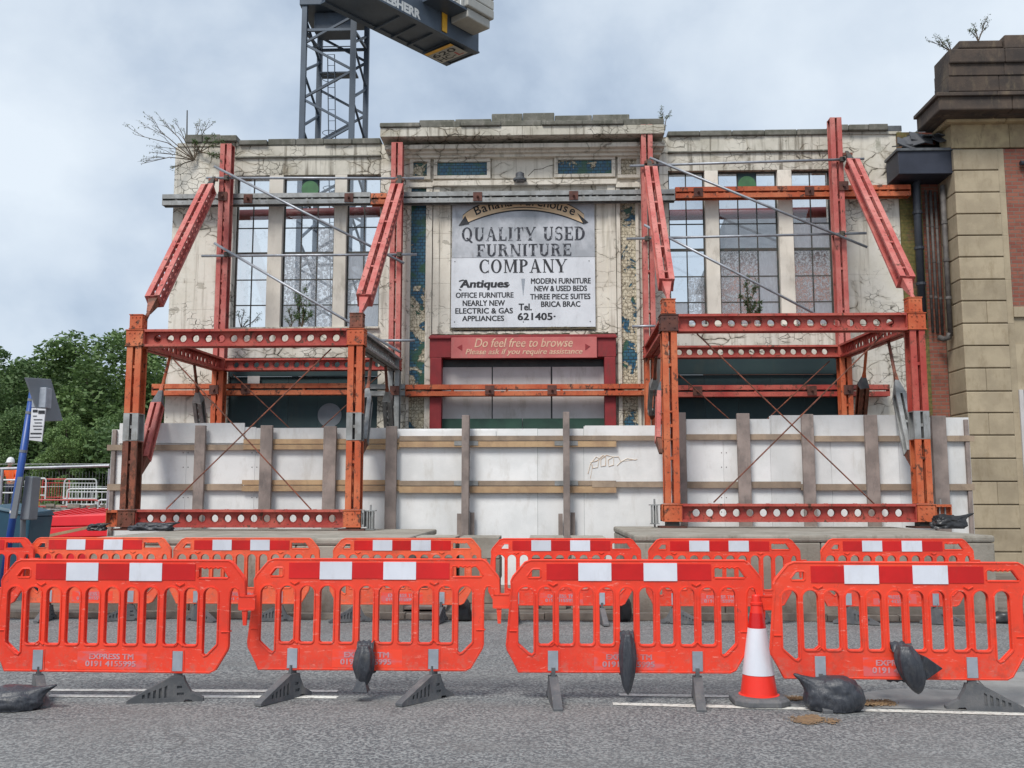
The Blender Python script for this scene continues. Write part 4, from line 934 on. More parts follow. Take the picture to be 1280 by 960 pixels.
step(505, 800, 159, 166, 20.9); step(524, 568, 153.5, 159.1, 20.95); step(569, 614, 153, 159.1, 20.95); step(614.5, 653, 147.5, 159.1, 20.92); step(653.5, 693, 147, 159.1, 20.92); step(693.5, 740, 150, 159.1, 20.95); step(741, 787, 149.5, 159.1, 20.95)
# dirty ledges under the sign
def ledge(x0, x1, y, seed, h=.05):
    mb = MB(); a, b = X(x0, y, 21.05), X(x1, y, 21.05); z = Z(655, y, 21.05); n_ = 90
    for i in range(n_+1):
        x = a+(b-a)*i/n_; hh = h*(.55+1.1*abs(noise.noise(Vector((x*3, seed, 0))))+.6*abs(noise.noise(Vector((x*13, seed, 2)))))
        dn = h*.6*abs(noise.noise(Vector((x*9, seed, 5)))); mb.v += [(x, 21.02-.02*noise.noise(Vector((x*8, 1, seed))), z-.01-dn), (x, 21.03, z+hh*.6), (x, 21.1, z+hh), (x, WYF-.01, z+hh*.7)]
    for i in range(n_):
        for j in range(3): k = i*4+j; mb.f.append((k, k+4, k+5, k+1))
    o = part('moss_growth', mb, 'moss', fac, smooth=True); return o
cb('sign_sill', 'wall_smooth', 555, 413.5, 756, 419, 21.05, WYF-.001); ledge(563, 745, 411.5, 1); ledge(550, 712, 418.5, 3); ledge(738, 760, 417.5, 4)
# door surround (red)
rd = MB(); yf = 21.0
zdt = cz(420); zdl = cz(448); 
part('door_header', MB().box(X(537, 430, yf), yf, zdl, X(770, 430, yf), WYB-.05, zdt), 'red_paint', fac, bevel=.01)
part('header_moulding', MB().box(X(536, 425, yf), yf-.05, zdt-.09, X(564, 425, yf), yf-.001, zdt-.04), 'red_paint', fac, bevel=.01)
part('header_moulding', MB().box(X(746, 425, yf), yf-.05, zdt-.09, X(771, 425, yf), yf-.001, zdt-.04), 'red_paint', fac, bevel=.01)
part('door_jamb', MB().box(X(537, 500, yf), yf+.001, 0, X(551.5, 500, yf), WYB-.06, zdl-.001), 'red_paint', fac, bevel=.01)
part('door_jamb', MB().box(X(756, 500, yf), yf+.001, 0, X(770, 500, yf), WYB-.06, zdl-.001), 'red_paint', fac, bevel=.01)
for a, b in ((552, 614.5), (616, 688.5), (690.5, 755.5)):
    pbox('shutter_sheet', fac, 'white_sheet', X(a, 500, 21.3), 21.3, 0, X(b, 500, 21.3), 21.33, cz(458))
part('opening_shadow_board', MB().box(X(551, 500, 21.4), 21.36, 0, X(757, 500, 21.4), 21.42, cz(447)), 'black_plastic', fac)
for a, b in ((552, 652.5), (653.5, 755.5)):
    pbox('green_board', fac, 'green_board', X(a, 500, 21.22), 21.22, 0, X(b, 500, 21.22), 21.26, cz(523))
M['inner_red'] = simple('dark_red_tube_paint', (.17, .028, .03), (.12, .022, .024), 3, .5)
# inside bracing seen through the glass
ib = MB()
for a, b in ((293, 476), (836, 1046)):
    mbx = MB().tube([P(a, 269, 22.9), P(b, 265, 22.9)], .13, 16); part('inner_brace', mbx, 'inner_red', fac, 'dark red round steel tube behind the windows', smooth=True)

# ---- signs
SY = 21.13
sg = thing('shop_sign', 'black and white painted furniture company sign with a banana banner, on the centre bay', 'shop sign', (X(655, 330, SY), SY, cz(409)))
def sz(y): return Z(654, y, SY)
def sx_(z7): return X(550+z7/3.84, 320, SY)
def sy7(y): return sz(230+y/3.84)
xa, xb = X(565, 320, SY), X(743.5, 320, SY)
part('upper_board', MB().box(xa, SY, sz(321.5), xb, WYF-.001, sz(240)), 'sign_grey', sg)
part('lower_board', MB().box(X(564, 360, SY), SY-.004, sz(409), X(744, 360, SY), WYF-.001, sz(322)), 'sign_white', sg, bevel=.003)
yl = SY-.008
def ser(nm, s, a, b, c_, d, mat):
    mb = MB(); serif(mb, s, sx_(a), sx_(b), sy7(d), sy7(c_), yl); part('lettering', mb, mat, sg, nm)
ser('worn words QUALITY USED', 'QUALITY USED', 103, 697, 207, 271, 'faded_letter'); ser('worn word FURNITURE', 'FURNITURE', 175, 632, 288, 345, 'faded_letter'); ser('word COMPANY', 'COMPANY', 188, 608, 362, 426, 'black')
def tx(s, a, b, c_, d, bold=.02, shear=0, th=None):
    mb = MB(); fit_text(mb, s, sx_(a), sx_(b), sy7(d), sy7(c_), yl, bold=bold, shear=shear); part('lettering', mb, 'black', sg, 'words '+s)
tx('MODERN FURNITURE', 436, 722, 453, 480, .07); tx('NEW & USED BEDS', 452, 704, 489, 516, .07); tx('THREE PIECE SUITES', 432, 720, 528, 555, .07); tx('BRICA BRAC', 484, 672, 564, 591, .07)
tx('OFFICE FURNITURE', 77, 353, 519, 545, .07); tx('NEARLY NEW', 110, 312, 557, 584, .07); tx('ELECTRIC & GAS', 75, 350, 594, 621, .07); tx('APPLIANCES', 108, 308, 631, 657, .07)
tx('Tel.', 377, 440, 574, 607, .09); tx('621405\u00b7', 372, 553, 619, 654, .09); tx('Antiques', 96, 330, 458, 508, .10, .12)
# blackletter flourish strokes on 'Antiques'
mb = MB()
for a, b in (((92, 462), (112, 456)), ((92, 500), (104, 505)), ((112, 456), (128, 466)), ((322, 486), (334, 480))):
    p, q_ = (sx_(a[0]), sy7(a[1])), (sx_(b[0]), sy7(b[1])); mb.add([(p[0], yl, p[1]), (q_[0], yl, q_[1]), (q_[0], yl, q_[1]-.03), (p[0], yl, p[1]-.03)], [(0, 1, 2, 3)])
part('flourish', mb, 'black', sg)
mb = MB(); mb.add([(sx_(390), yl, sy7(455)), (sx_(408), yl, sy7(455)), (sx_(399), yl, sy7(540))], [(0, 1, 2)]); part('divider_mark', mb, 'retro_grey', sg)
# banana banner
bn = MB(); out = []; A0, A1 = 200, 340
ccx, ccz = sx_(401), sy7(460); 
def arcpt(u, v):   # u 0..1 along, v 0 inner .. 1 outer
    x = 108+(693-108)*u; s_ = 1-(2*u-1)**2
    yi = 193-70*s_**1.0; yo = 150-92*s_**.85; 
    return sx_(x), sy7(yi+(yo-yi)*v)
n_ = 28; inner = [arcpt(i/n_, 0) for i in range(n_+1)]; outer = [arcpt(i/n_, 1) for i in range(n_+1)]
def strip(lo, hi, y, mat, nm):
    mb = MB()
    for a, b in zip(lo, hi): mb.v += [(a[0], y, a[1]), (b[0], y, b[1])]
    for i in range(len(lo)-1): mb.f.append((2*i, 2*i+2, 2*i+3, 2*i+1))
    return part(nm, mb, mat, sg)
strip([arcpt(i/n_*1.0, -.10) for i in range(n_+1)], [arcpt(i/n_, 1.08) for i in range(n_+1)], SY-.004, 'black', 'banana_outline')
strip(inner, outer, SY-.008, 'banana', 'banana_banner')
mb = MB(); 
for a, b, c_ in (((88, 198), (120, 150), (140, 190)), ((714, 188), (660, 142), (690, 196))):
    mb.add([(sx_(a[0]), SY-.010, sy7(a[1])), (sx_(b[0]), SY-.010, sy7(b[1])), (sx_(c_[0]), SY-.010, sy7(c_[1]))], [(0, 1, 2)])
part('banana_tip', mb, 'black', sg)
strip([arcpt(.30+i/n_*.42, .13) for i in range(n_+1)], [arcpt(.30+i/n_*.42, .13+.07*sin(pi*i/n_)) for i in range(n_+1)], SY-.012, 'black', 'banana_line')
word = 'Banana Warehouse'; mb = MB(); us = [.105, .165, .215, .265, .315, .365, .41, .45, .515, .565, .61, .66, .71, .765, .82, .87]
for ch, u in zip(word, us):
    if ch == ' ': continue
    vs, fs = text_mesh(ch, bold=.012); wch = .048 if ch != 'W' else .07
    p = arcpt(u, .30); p2 = arcpt(u+.01, .30); an = math.atan2(p2[1]-p[1], p2[0]-p[0]); hgt = .29
    mb.add([(p[0]+(v.x*hgt)*cos(an)-(v.y*hgt)*sin(an), SY-.014, p[1]+(v.x*hgt)*sin(an)+(v.y*hgt)*cos(an)) for v in vs], fs)
part('lettering', mb, 'black', sg, 'words Banana Warehouse')
for a, b in ((72, 370), (715, 372), (72, 660), (718, 662), (400, 662)):
    part('screw', MB().plate(circ(sx_(a), sy7(b), .012, 8), [], yl-.003, yl+.002), 'darksteel', sg)
SB = 20.96
bs = thing('notice_board', 'faded red notice reading Do feel free to browse above the doorway', 'sign', (X(655, 435, SB), SB, Z(655, 447.5, SB)))
part('board', MB().box(X(564, 435, SB), SB-.02, Z(655, 447.5, SB), X(746, 435, SB), SB+.025, Z(655, 421.5, SB)), 'browse', bs, bevel=.004)
def bx_(z7): return X(550+z7/3.84, 435, SB-.024)
def by_(y): return Z(655, 230+y/3.84, SB-.024)
mb = MB(); fit_text(mb, 'Do feel free to browse', bx_(165), bx_(638), by_(783), by_(740), SB-.024, shear=.28, bold=.03); part('lettering', mb, 'browse_text', bs)
mb = MB(); fit_text(mb, 'Please ask if you require assistance', bx_(122), bx_(684), by_(825), by_(790), SB-.024, shear=.28, bold=.05); part('lettering', mb, 'browse_text', bs)
mb = MB()
for a in (82, 722): mb.add([(bx_(a), SB-.024, by_(782)), (bx_(a+(25 if a < 400 else -25)), SB-.024, by_(768)), (bx_(a+(25 if a < 400 else -25)), SB-.024, by_(800))], [(0, 1, 2)])
part('arrow_mark', mb, 'red_paint', bs)
# bulkhead lamp
p = P(651, 226, 21.0); lm = thing('wall_lamp', 'small dark bulkhead lamp on the frieze above the shop sign', 'lamp', (p.x, 21.0, p.z))
part('lamp_shade', MB().lathe([(.15, 0), (.155, .04), (.10, .07), (.095, .17), (.05, .2)], (p.x-.02, 21.0, p.z), 16), 'lead', lm)
part('lamp_bracket', MB().bar((p.x+.02, 21.02, p.z+.1), (p.x+.12, 21.18, p.z+.03), .03), 'darksteel', lm); part('lamp_glass', MB().lathe([(.09, -.03), (.1, 0)], (p.x-.02, 21.0, p.z), 16), 'milky', lm)
# aerial pole on the left corner
a = P(234, 172, 21.6); b = P(234, 138, 21.6); solo('aerial_pole', MB().tube([(a.x, a.y, a.z-.3), b], [.02, .014], 8), 'darksteel', 'thin dark pole standing on the left end of the parapet', 'pole')

# ================================================================== RIGHT BUILDING
QY = 20.3
RY = 21.15
rb = thing('stone_building', 'buff rusticated sandstone and brick building with a soot black cornice at the right edge', 'building', (X(1230, 600, QY), QY, 0))
def qx(x, y): return X(x, y, QY)
zq = [Z(1225, y, QY) for y in (185.6, 212.5, 240, 267, 294, 321, 349, 376, 404, 432, 460, 489, 516, 544, 573, 602, 631, 661, 690, 720)]+[-.1]
x0q = qx(1205, 430); x1q = qx(1262, 430); x2q = qx(1270, 430); xend = x2q+5.2
part('wall', MB().box(x0q+.02, QY+.06, -.1, xend, QY+4.5, zq[0]-.002), 'stone', rb)
rs = random.Random(12)
for i in range(len(zq)-1):
    zt_, zb_ = zq[i]-.012, zq[i+1]+.012; cuts = [x0q, x1q]
    if i in (7, 10, 12, 15): cuts = [x0q, x0q+(x1q-x0q)*rs.choice((.45, .55, .62)), x1q]
    for a, b in zip(cuts[:-1], cuts[1:]):
        part('stone', MB().box(a+(.002 if a > x0q else 0), QY+rs.uniform(0, .004), zb_, b-.002, RY-.002 if a == x0q else QY+.5, zt_), 'stone', rb, bevel=.014)
for i in range(0, len(zq)-1, 2):
    pbox('stone', rb, 'stone', x1q+.002, QY+.03, zq[min(i+2, len(zq)-1)]+.002, x2q, QY+.5, zq[i]-.002)
zbp0 = Z(1272, 383, QY); part('brick_panel', MB().box(x2q+.002, QY+.045, zbp0, x2q+1.6, QY+.3, zq[0]-.002), 'brick', rb)
pbox('panel_sill', rb, 'stone', x2q+.002, QY+.0, zbp0-.22, x2q+1.8, QY+.3, zbp0-.002)
pbox('panel_sill', rb, 'stone', x2q+.002, QY+.03, Z(1275, 487, QY), x2q+1.8, QY+.3, Z(1275, 430, QY))
part('window_recess', MB().box(x2q+.01, QY+.02, .9, x2q+1.5, QY+.12, Z(1275, 489, QY)), 'dark_glass', rb); part('window_frame', MB().box(x2q+.002, QY-.01, .9, x2q+.09, QY+.1, Z(1275, 487, QY)-.003), 'white_sheet', rb)
for i in range(4): part('stone', MB().box(x2q+1.82+i*.9, QY, -.1, x2q+2.7+i*.9, QY+.3, zq[0]-.01), 'stone', rb, bevel=.01)
part('vent_pipe', MB().tube([(qx(1274, 205), QY-.05, Z(1274, 205, QY)), (qx(1274, 205)+.4, QY-.05, Z(1274, 205, QY))], .055, 12), 'pipe_black', rb)
# frieze, cornice, parapet : each course stepped, with a left return; the left edge slants because it recedes
def course(name, mat, xl, y0, y1, yf, n, bev=.02, yback=20.95):
    za, zb_ = Z(1230, y0, yf), Z(1230, y1, yf); a = X(xl, (y0+y1)/2, yf); rnd = random.Random(int(y0))
    cs = [a+(xend-a)*k/n+(rnd.uniform(-.2, .2) if 0 < k < n else 0) for k in range(n+1)]
    for p_, q_ in zip(cs[:-1], cs[1:]):
        part(name, MB().box(p_+.001, yf+rnd.uniform(0, .006), zb_, q_-.001, yback, za), mat, rb, bevel=bev)
course('frieze_stone', 'stone_pale', 1189, 152, 184.5, QY+.01, 6); course('bed_moulding', 'stone_pale', 1183, 144, 151.6, QY-.16, 5, .03); course('bed_moulding', 'stone_dark', 1179, 137, 143.8, QY-.36, 5, .03)
course('cornice_stone', 'stone_dark', 1174, 119, 136.8, QY-.60, 5, .03); course('cornice_cap', 'stone_dark', 1171, 114, 118.8, QY-.66, 5, .015)
course('parapet_stone', 'stone_dark', 1186, 94, 113.8, QY-.12, 6); course('parapet_stone', 'stone_dark', 1186, 78, 93.8, QY-.14, 6, .015); course('parapet_stone', 'stone_dark', 1187, 60, 77.8, QY-.2, 5, .03)
a = X(1199, 56, QY-.1); b = X(1254, 50, QY-.1); part('parapet_stone', MB().box(a, QY-.1, Z(1230, 59.8, QY-.1), b-.01, 20.9, Z(1230, 50, QY-.1)), 'stone_dark', rb, bevel=.03)
part('parapet_stone', MB().box(b, QY-.16, Z(1230, 59.8, QY-.2), xend, 21.6, Z(1255, 42, QY-.2)), 'stone_dark', rb, bevel=.03)
# side recess: mossy brick, pipes and black box gutter
rec = thing('brick_link_wall', 'narrow mossy brick wall between the cream facade and the sandstone building', 'wall', (X(1160, 500, RY), RY, 0))
xa, xm, xb = xrE+.003, X(1160, 400, RY), x0q-.003
part('mossy_brick_panel', MB().box(xa, RY, -.1, xm, RY+.4, Z(1150, 165, RY)), 'brick_moss', rec); part('brick_panel', MB().box(xm+.002, RY+.02, -.1, xb, RY+.4, Z(1150, 165, RY)), 'brick', rec)
bg_ = thing('box_gutter', 'black painted box gutter bridging the cream facade and the sandstone building', 'gutter', (X(1160, 217, 20.6), 20.6, Z(1160, 217, 20.6)))
part('gutter_box', MB().box(X(1123, 200, 20.4), 20.4, Z(1160, 217, 20.4), X(1201, 200, 20.4), 21.14, Z(1160, 187, 20.4)), 'box_black', bg_, bevel=.01)
part('gutter_lip', MB().box(X(1121, 187, 20.36), 20.36, Z(1160, 188, 20.36), X(1202, 187, 20.36), 21.14, Z(1160, 184.5, 20.36)), 'lead', bg_, bevel=.008)
# crumpled lead and slates above
mb = MB(); rr = random.Random(4)
for k in range(16):
    px = 1128+k*4.6; py = 182-(12*sin(pi*k/17)); p = P(px, py, 20.9+rr.uniform(-.2, .5)); s_ = rr.uniform(.14, .3); ax = rr.uniform(-.5, .5)
    mt = Matrix.Translation(p) @ Matrix.Rotation(ax, 4, 'Y') @ Matrix.Rotation(rr.uniform(.2, .9), 4, 'X')
    vs = [mt @ Vector(v) for v in ((-s_, -.2, -.01), (s_, -.2, -.01), (s_, .2, -.01), (-s_, .2, -.01), (-s_, -.2, .015), (s_, -.2, .015), (s_, .2, .015), (-s_, .2, .015))]
    part('slate', MB().hexa(vs[:4], vs[4:]), 'slate', bg_)
mb = MB(); mb.add([P(x, y, d) for x, y, d in ((1126, 186, 20.9), (1190, 186, 20.9), (1188, 170, 21.6), (1172, 158, 21.9), (1150, 160, 21.9), (1135, 172, 21.7))], [(0, 1, 2, 3, 4, 5)]); part('lead_sheet', mb, 'lead', bg_)
def pipe(px, y0, y1, yy, r_, mat, lab, bend=None):
    a, b = P(px, y0, yy), P(px, y0, yy); zb_ = Z(px, y1, yy); x_ = X(px, (y0+y1)/2, yy); pts = [(x_, yy, zb_), (x_, yy, a.z)]
    if bend: pts = pts[:1] + [(x_, yy, a.z-.15), (x_+bend*.5, yy, a.z), (x_+bend, yy, a.z+.1)]
    t = thing('wall_pipe', lab, 'pipe', (x_, yy, zb_), 0, 'pipes in the brick recess'); part('pipe', MB().tube(pts, r_, 12), mat, t, smooth=True)
    for k in range(1, 4):
        z = zb_+(a.z-zb_)*k/4; part('collar', MB().tube([(x_, yy, z-.03), (x_, yy, z+.03)], r_*1.25, 12), mat, t)
pipe(1149, 222, 400, 20.95, .085, 'pipe_black', 'thick black downpipe on the mossy brick beside the cream facade', .16)
pipe(1161.5, 238, 416, 21.05, .028, 'pipe', 'leftmost thin grey conduit in the brick recess'); pipe(1167.5, 238, 417, 21.05, .032, 'pipe', 'middle thin grey conduit in the brick recess'); pipe(1173.5, 240, 418, 21.05, .030, 'pipe', 'rightmost thin grey conduit in the brick recess')
pipe(1183, 232, 420, 20.72, .055, 'pipe', 'brown cast iron pipe on the stone pilaster beside the conduits')
solo('pipe_elbow', MB().tube([P(1174, 422, 20.95), P(1180, 424, 20.85), P(1186, 422, 20.75), P(1187, 416, 20.72)], .06, 10), 'pipe', 'dark swan-neck pipe bend at the foot of the brown pipe', 'pipe', smooth=True)
# far brick house glimpsed through the right windows
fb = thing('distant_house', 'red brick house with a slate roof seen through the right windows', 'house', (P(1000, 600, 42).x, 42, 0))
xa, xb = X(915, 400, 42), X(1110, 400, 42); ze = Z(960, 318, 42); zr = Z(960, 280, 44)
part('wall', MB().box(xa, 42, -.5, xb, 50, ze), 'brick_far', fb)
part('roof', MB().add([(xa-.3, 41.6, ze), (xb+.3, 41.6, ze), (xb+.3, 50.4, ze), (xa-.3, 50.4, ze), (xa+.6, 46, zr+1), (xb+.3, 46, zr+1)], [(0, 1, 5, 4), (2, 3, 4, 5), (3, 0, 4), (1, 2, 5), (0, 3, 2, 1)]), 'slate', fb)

# ================================================================== BARRIERS
def rslot(x0, x1, z0, z1, cut=0, n=6):
    r = (x1-x0)/2; cx = (x0+x1)/2; rb = .028; pts = []
    for i in range(n*2+1): a = pi*i/(n*2); pts.append((cx+r*cos(a), z1-r+r*sin(a)))          # arch, right to left
    if cut < 0: pts += [(x0, z0+.10), (x0+.008, z0+.085), (x1-.045, z0+.010), (x1-.02, z0)]
    else:
        for i in range(4): a = pi+pi/2*i/3; pts.append((x0+rb+rb*cos(a), z0+rb+rb*sin(a)))
    if cut > 0: pts = pts[:n*2+1] + [(x0, z0+.02), (x0+.02, z0), (x0+.045, z0+.010), (x1-.008, z0+.085), (x1, z0+.10)]
    elif cut == 0:
        for i in range(4): a = 1.5*pi+pi/2*i/3; pts.append((x1-rb+rb*cos(a), z0+rb+rb*sin(a)))
    else: pts += [(x1, z0+.02)]
    return pts
OUT = [(-.855, .125), (.805, .125), (.845, .145), (.935, .30), (.943, .33), (.943, .70), (.950, .765), (.968, .80), (.995, .805), (1.018, .79), (1.026, .76), (1.03, .735), (1.072, .735), (1.066, .86), (1.055, .885), (.965, 1.0), (.935, 1.018),
       (-.755, 1.018), (-.80, 1.0), (-.895, .885), (-.91, .85), (-.905, .79), (-.945, .34), (-.94, .30)]
SX = [(-.862, -.728), (-.702, -.575), (-.540, -.414), (-.378, -.254), (-.220, -.096), (-.060, .064), (.096, .220), (.256, .378), (.418, .542), (.580, .702), (.736, .862)]
HOLES = []
for i, (a, b) in enumerate(SX): HOLES.append(rslot(a, b, .255 if i in (0, 10) else .335, .808, -1 if i == 0 else (1 if i == 10 else 0)))
HL = [(-.775, .875), (-.685, .875), (-.675, .885), (-.675, .94), (-.685, .952), (-.735, .952), (-.748, .945), (-.785, .895)]
HR = [(.70, .875), (.93, .875), (.943, .89), (.90, .955), (.885, .968)]+[(.87-i*.018, .968-(.010 if i % 2 else 0)) for i in range(9)]+[(.70, .965), (.69, .95), (.69, .885)]
pm = MB(); pm.plate(OUT, HOLES+[HL, HR], -.019, .019)
for h in HOLES:
    for y in (-.019, .019): pm.tube([(a, y, b) for a, b in h], .0085, 5, closed=True)
for h in (OUT, HL, HR):
    for y in (-.015, .015): pm.tube([(a, y, b) for a, b in h], .0095, 5, closed=True)
for y in (-.0215, .0215):                                 # moulded bosses and ribs
    for cx in (-.58, .55):
        pm.tube([(cx-.035, y, .335), (cx, y, .365), (cx+.035, y, .335)], .008, 5); pm.tube([(cx-.035, y, .835), (cx, y, .815), (cx+.035, y, .835)], .008, 5)
    for a in (-.89, .925): pm.tube([(a-.035, y, .45), (a+.035, y, .45)], .006, 5)
for a, b in ((-.58, .1), (.55, .1)):
    for e in (-1, 1): pm.box(a+e*.043, -.024, .128, a+e*.052, .024, .30)
PANEL = pm.mesh('panel')
HOOK = MB().box(1.02, -.016, .625, 1.155, .016, .742); HOOK.box(1.03, -.021, .73, 1.15, .021, .744); HOOK.box(1.03, -.021, .622, 1.15, .021, .636)
HOOK.add([(1.05, -.014, .622), (1.09, -.014, .622), (1.09, .014, .622), (1.05, .014, .622), (1.06, -.01, .5), (1.085, -.01, .5), (1.085, .01, .5), (1.06, .01, .5)], [(0,3,2,1),(4,5,6,7),(0,1,5,4),(1,2,6,5),(2,3,7,6),(3,0,4,7)])
HOOK = HOOK.mesh('hook')
def boxm(*a): return MB().box(*a).mesh('strip')
STRIP_R = [boxm(-.63, -.0235, .862, -.372, .0, .992), boxm(-.125, -.0235, .862, .142, 0, .992), boxm(.398, -.0235, .862, .67, 0, .992)]
STRIP_W = [boxm(-.378, -.0265, .855, -.117, 0, 1.0), boxm(.138, -.0265, .855, .402, 0, 1.0)]
TAB = [boxm(-.622, -.0245, .135, -.542, 0, .293), boxm(.510, -.0245, .135, .590, 0, .293)]
tm = MB(); fit_text(tm, 'EXPRESS TM', -.165, .195, .222, .268, -.0212, bold=.12); fit_text(tm, '0191 4155995', -.195, .215, .165, .211, -.0212, bold=.12)
TXT = tm.mesh('lettering', False)
M['smear'] = None
def smear():
    m, t, b = newmat('smeared_print'); n = NB(t)
    f = n.ramp(n.noise(4.5, 5, .6, n.mapped((1, 1, 3))), .47, .62, 0, .5)
    col = n.mix(f, (.86, .062, .025), (.50, .17, .20)); n.lk(col, b.inputs['Base Color']); b.inputs['Roughness'].default_value = .5; return m
M['smear'] = smear()
SMEAR = MB().box(-.26, -.0203, .142, .30, 0, .285).mesh('smear')
prof = [(-.36, 0), (-.36, .018), (-.345, .03), (-.05, .185), (.045, .185), (.055, .15), (.10, .07), (.19, .022), (.19, 0), (.12, 0), (.10, .02), (.06, .02), (.05, 0)]
slots_ = [[(x-.010, .035), (x+.010, .035), (x+.010, .030+(x+.34)*.38), (x-.010, .026+(x+.34)*.34)] for x in (-.24, -.20, -.16, -.12, -.08)]
fm = MB(); fm.plate(prof, [], -.022, .022, lambda a, b, t: (a, t, b)); fm.plate(prof, slots_+[[(-.0, .05), (.05, .05), (.05, .07), (-.0, .07)], [(-.0, .10), (.035, .10), (.035, .12), (-.0, .12)]], -.034, -.022, lambda a, b, t: (a, t, b))
fm.plate(prof, slots_, .022, .034, lambda a, b, t: (a, t, b)); fm.box(-.03, -.015, .18, .03, .015, .25)
FOOT = fm.mesh('foot')
MP = Matrix.Translation((0, 0, .218-.125*.932)) @ Matrix.Diagonal((.965, 1, .932, 1))
def barrier(cx, cy, z0, rz, feet, lab, grp, old=False, parts_=True, scale=1):
    t = thing('traffic_barrier', lab, 'barrier', (cx, cy, z0), rz, grp)
    t.rotation_euler[0] = RD({0: .8, 1: -1.0, 2: .3, 3: 1.2}[int(abs(cx)*7) % 4])
    I = Matrix.Identity(4); bm = 'barrier_old' if old else ('barrier2' if 'second' in lab or 'rightmost' in lab or 'left of the rightmost' in lab else 'barrier')
    def pl(nm, me, mt, mat, par=t, lb=None):
        if len(me.materials) == 0: me.materials.append(None)
        o = bpy.data.objects.new(nm, me); COL.objects.link(o); o.material_slots[0].link = 'OBJECT'; o.material_slots[0].material = M[mat]; o.parent = par
        o.matrix_local = mt if nm == 'foot' or nm == 'hook' else MP
        if lb: o['label'] = lb
        return o
    pn = pl('panel', PANEL, I, bm); pl('hook', HOOK, I, bm, pn)
    for s_ in STRIP_R: pl('red_reflector', s_, I, 'retro_red')
    for s_ in STRIP_W: pl('white_reflector', s_, I, 'retro_white')
    pl('ink_smear', SMEAR, I, 'smear'); pl('lettering', TXT, I, 'print_grey')
    for (fx_, an), tb in zip(feet, TAB):
        pl('foot', FOOT, Matrix.LocRotScale(Vector((-.562 if tb is TAB[0] else .53, 0, 0)), Matrix.Rotation(RD(an), 3, 'Z').to_quaternion(), None), 'rubber'); pl('foot_reflector', tb, I, 'retro_grey')
    return t
# foot angle: 90 = tip points to the viewer, 0 = tip to the left
front = [(141, 7.42, -1.5, (128, 14), 'leftmost front barrier, red plastic, cut off by the left edge of the picture'), (457, 7.55, -.3, (62, 52), 'second front barrier from the left with a sandbag hung over its middle'),
         (783, 7.52, .4, (95, 85), 'third front barrier from the left, immediately left of the traffic cone'), (1119, 7.32, -.6, (-90, 172), 'rightmost front barrier, right of the traffic cone, cut off by the picture edge')]
for px, Y_, rz, ft, lab in front:
    barrier(X(px, 780, Y_), Y_, 0, RD(rz), [(0, ft[0]), (0, ft[1])], lab, 'front row of red barriers')
back = [(-60, 12.45, 2, (90, 80), 'barrier at the far left of the back row, mostly outside the picture', 0), (115, 12.6, -1, (95, 20), 'back row barrier below the left frame, second from the left', 1), (300, 12.6, 0, (150, 10), 'faded back row barrier before the left plinth, third from the left', 1),
        (501, 12.55, 0, (20, 80), 'faded orange back row barrier in front of the leftmost block stack', 1), (700, 12.5, 0, (85, 95), 'bright red back row barrier in front of the middle hoarding posts', 0), (898, 12.5, 0, (160, 20), 'back row barrier immediately left of the rightmost one, before the right plinth', 0), (1115, 12.55, .3, (160, 150), 'rightmost barrier of the back row, before the right plinth', 0)]
def rz_(Y_): return -.065*min(1, (Y_-8)/4.9)
for px, Y_, rz, ft, lab, old in back:
    barrier(X(px, 730, Y_), Y_, rz_(Y_)+.012, RD(rz), [(0, ft[0]), (0, ft[1])], lab, 'back row of red barriers', bool(old))

# ================================================================== CONE
c = PZ(949, 879, 0); cn = thing('traffic_cone', 'red and white traffic cone with grey rubber base between two front barriers', 'cone', (c.x, c.y, 0))
def octo(r, ch, z): return [(c.x+x*r, c.y+y*r, z) for x, y in ((-1, -1+ch), (-1+ch, -1), (1-ch, -1), (1, -1+ch), (1, 1-ch), (1-ch, 1), (-1+ch, 1), (-1, 1-ch))]
mb = MB(); lv = [(.20, 0), (.205, .015), (.205, .042), (.195, .05), (.185, .055), (.18, .062), (.13, .066)]
for r_, z in lv: mb.v += octo(r_, .42, z)
for k in range(len(lv)-1):
    for j in range(8): a = k*8+j; b = k*8+(j+1) % 8; mb.f.append((a, b, b+8, a+8))
mb.f.append(tuple(range(7, -1, -1))); mb.f.append(tuple(range(48, 56)))
part('cone_base', mb, 'rubber', cn, bevel=.004)
cr_ = lambda z: .142-(z-.03)*(.142-.040)/.70
def seg(a, b, e=0): return [(cr_(a)+e, a), (cr_(b)+e, b)]
part('cone_body', MB().lathe([(.150, .062), (.150, .068), (cr_(.072), .072), (cr_(.722), .722), (.046, .724), (.046, .74), (.036, .745), (.033, .79), (.026, .80)], (c.x, c.y, 0), 44), 'cone_red', cn)
def band(z0, z1, e): 
    n_ = 44; mb = MB()
    for z, ee in ((z0, 0), (z0, e), (z1, e), (z1, 0)):
        for j in range(n_): mb.v.append((c.x+(cr_(z)+ee)*cos(2*pi*j/n_), c.y+(cr_(z)+ee)*sin(2*pi*j/n_), z))
    for k in range(3):
        for j in range(n_): a = k*n_+j; b = k*n_+(j+1) % n_; mb.f.append((a, b, b+n_, a+n_))
    return mb
part('white_band', band(.215, .553, .0035), 'retro_white', cn); part('red_reflective_band', band(.556, .665, .002), 'retro_red', cn)

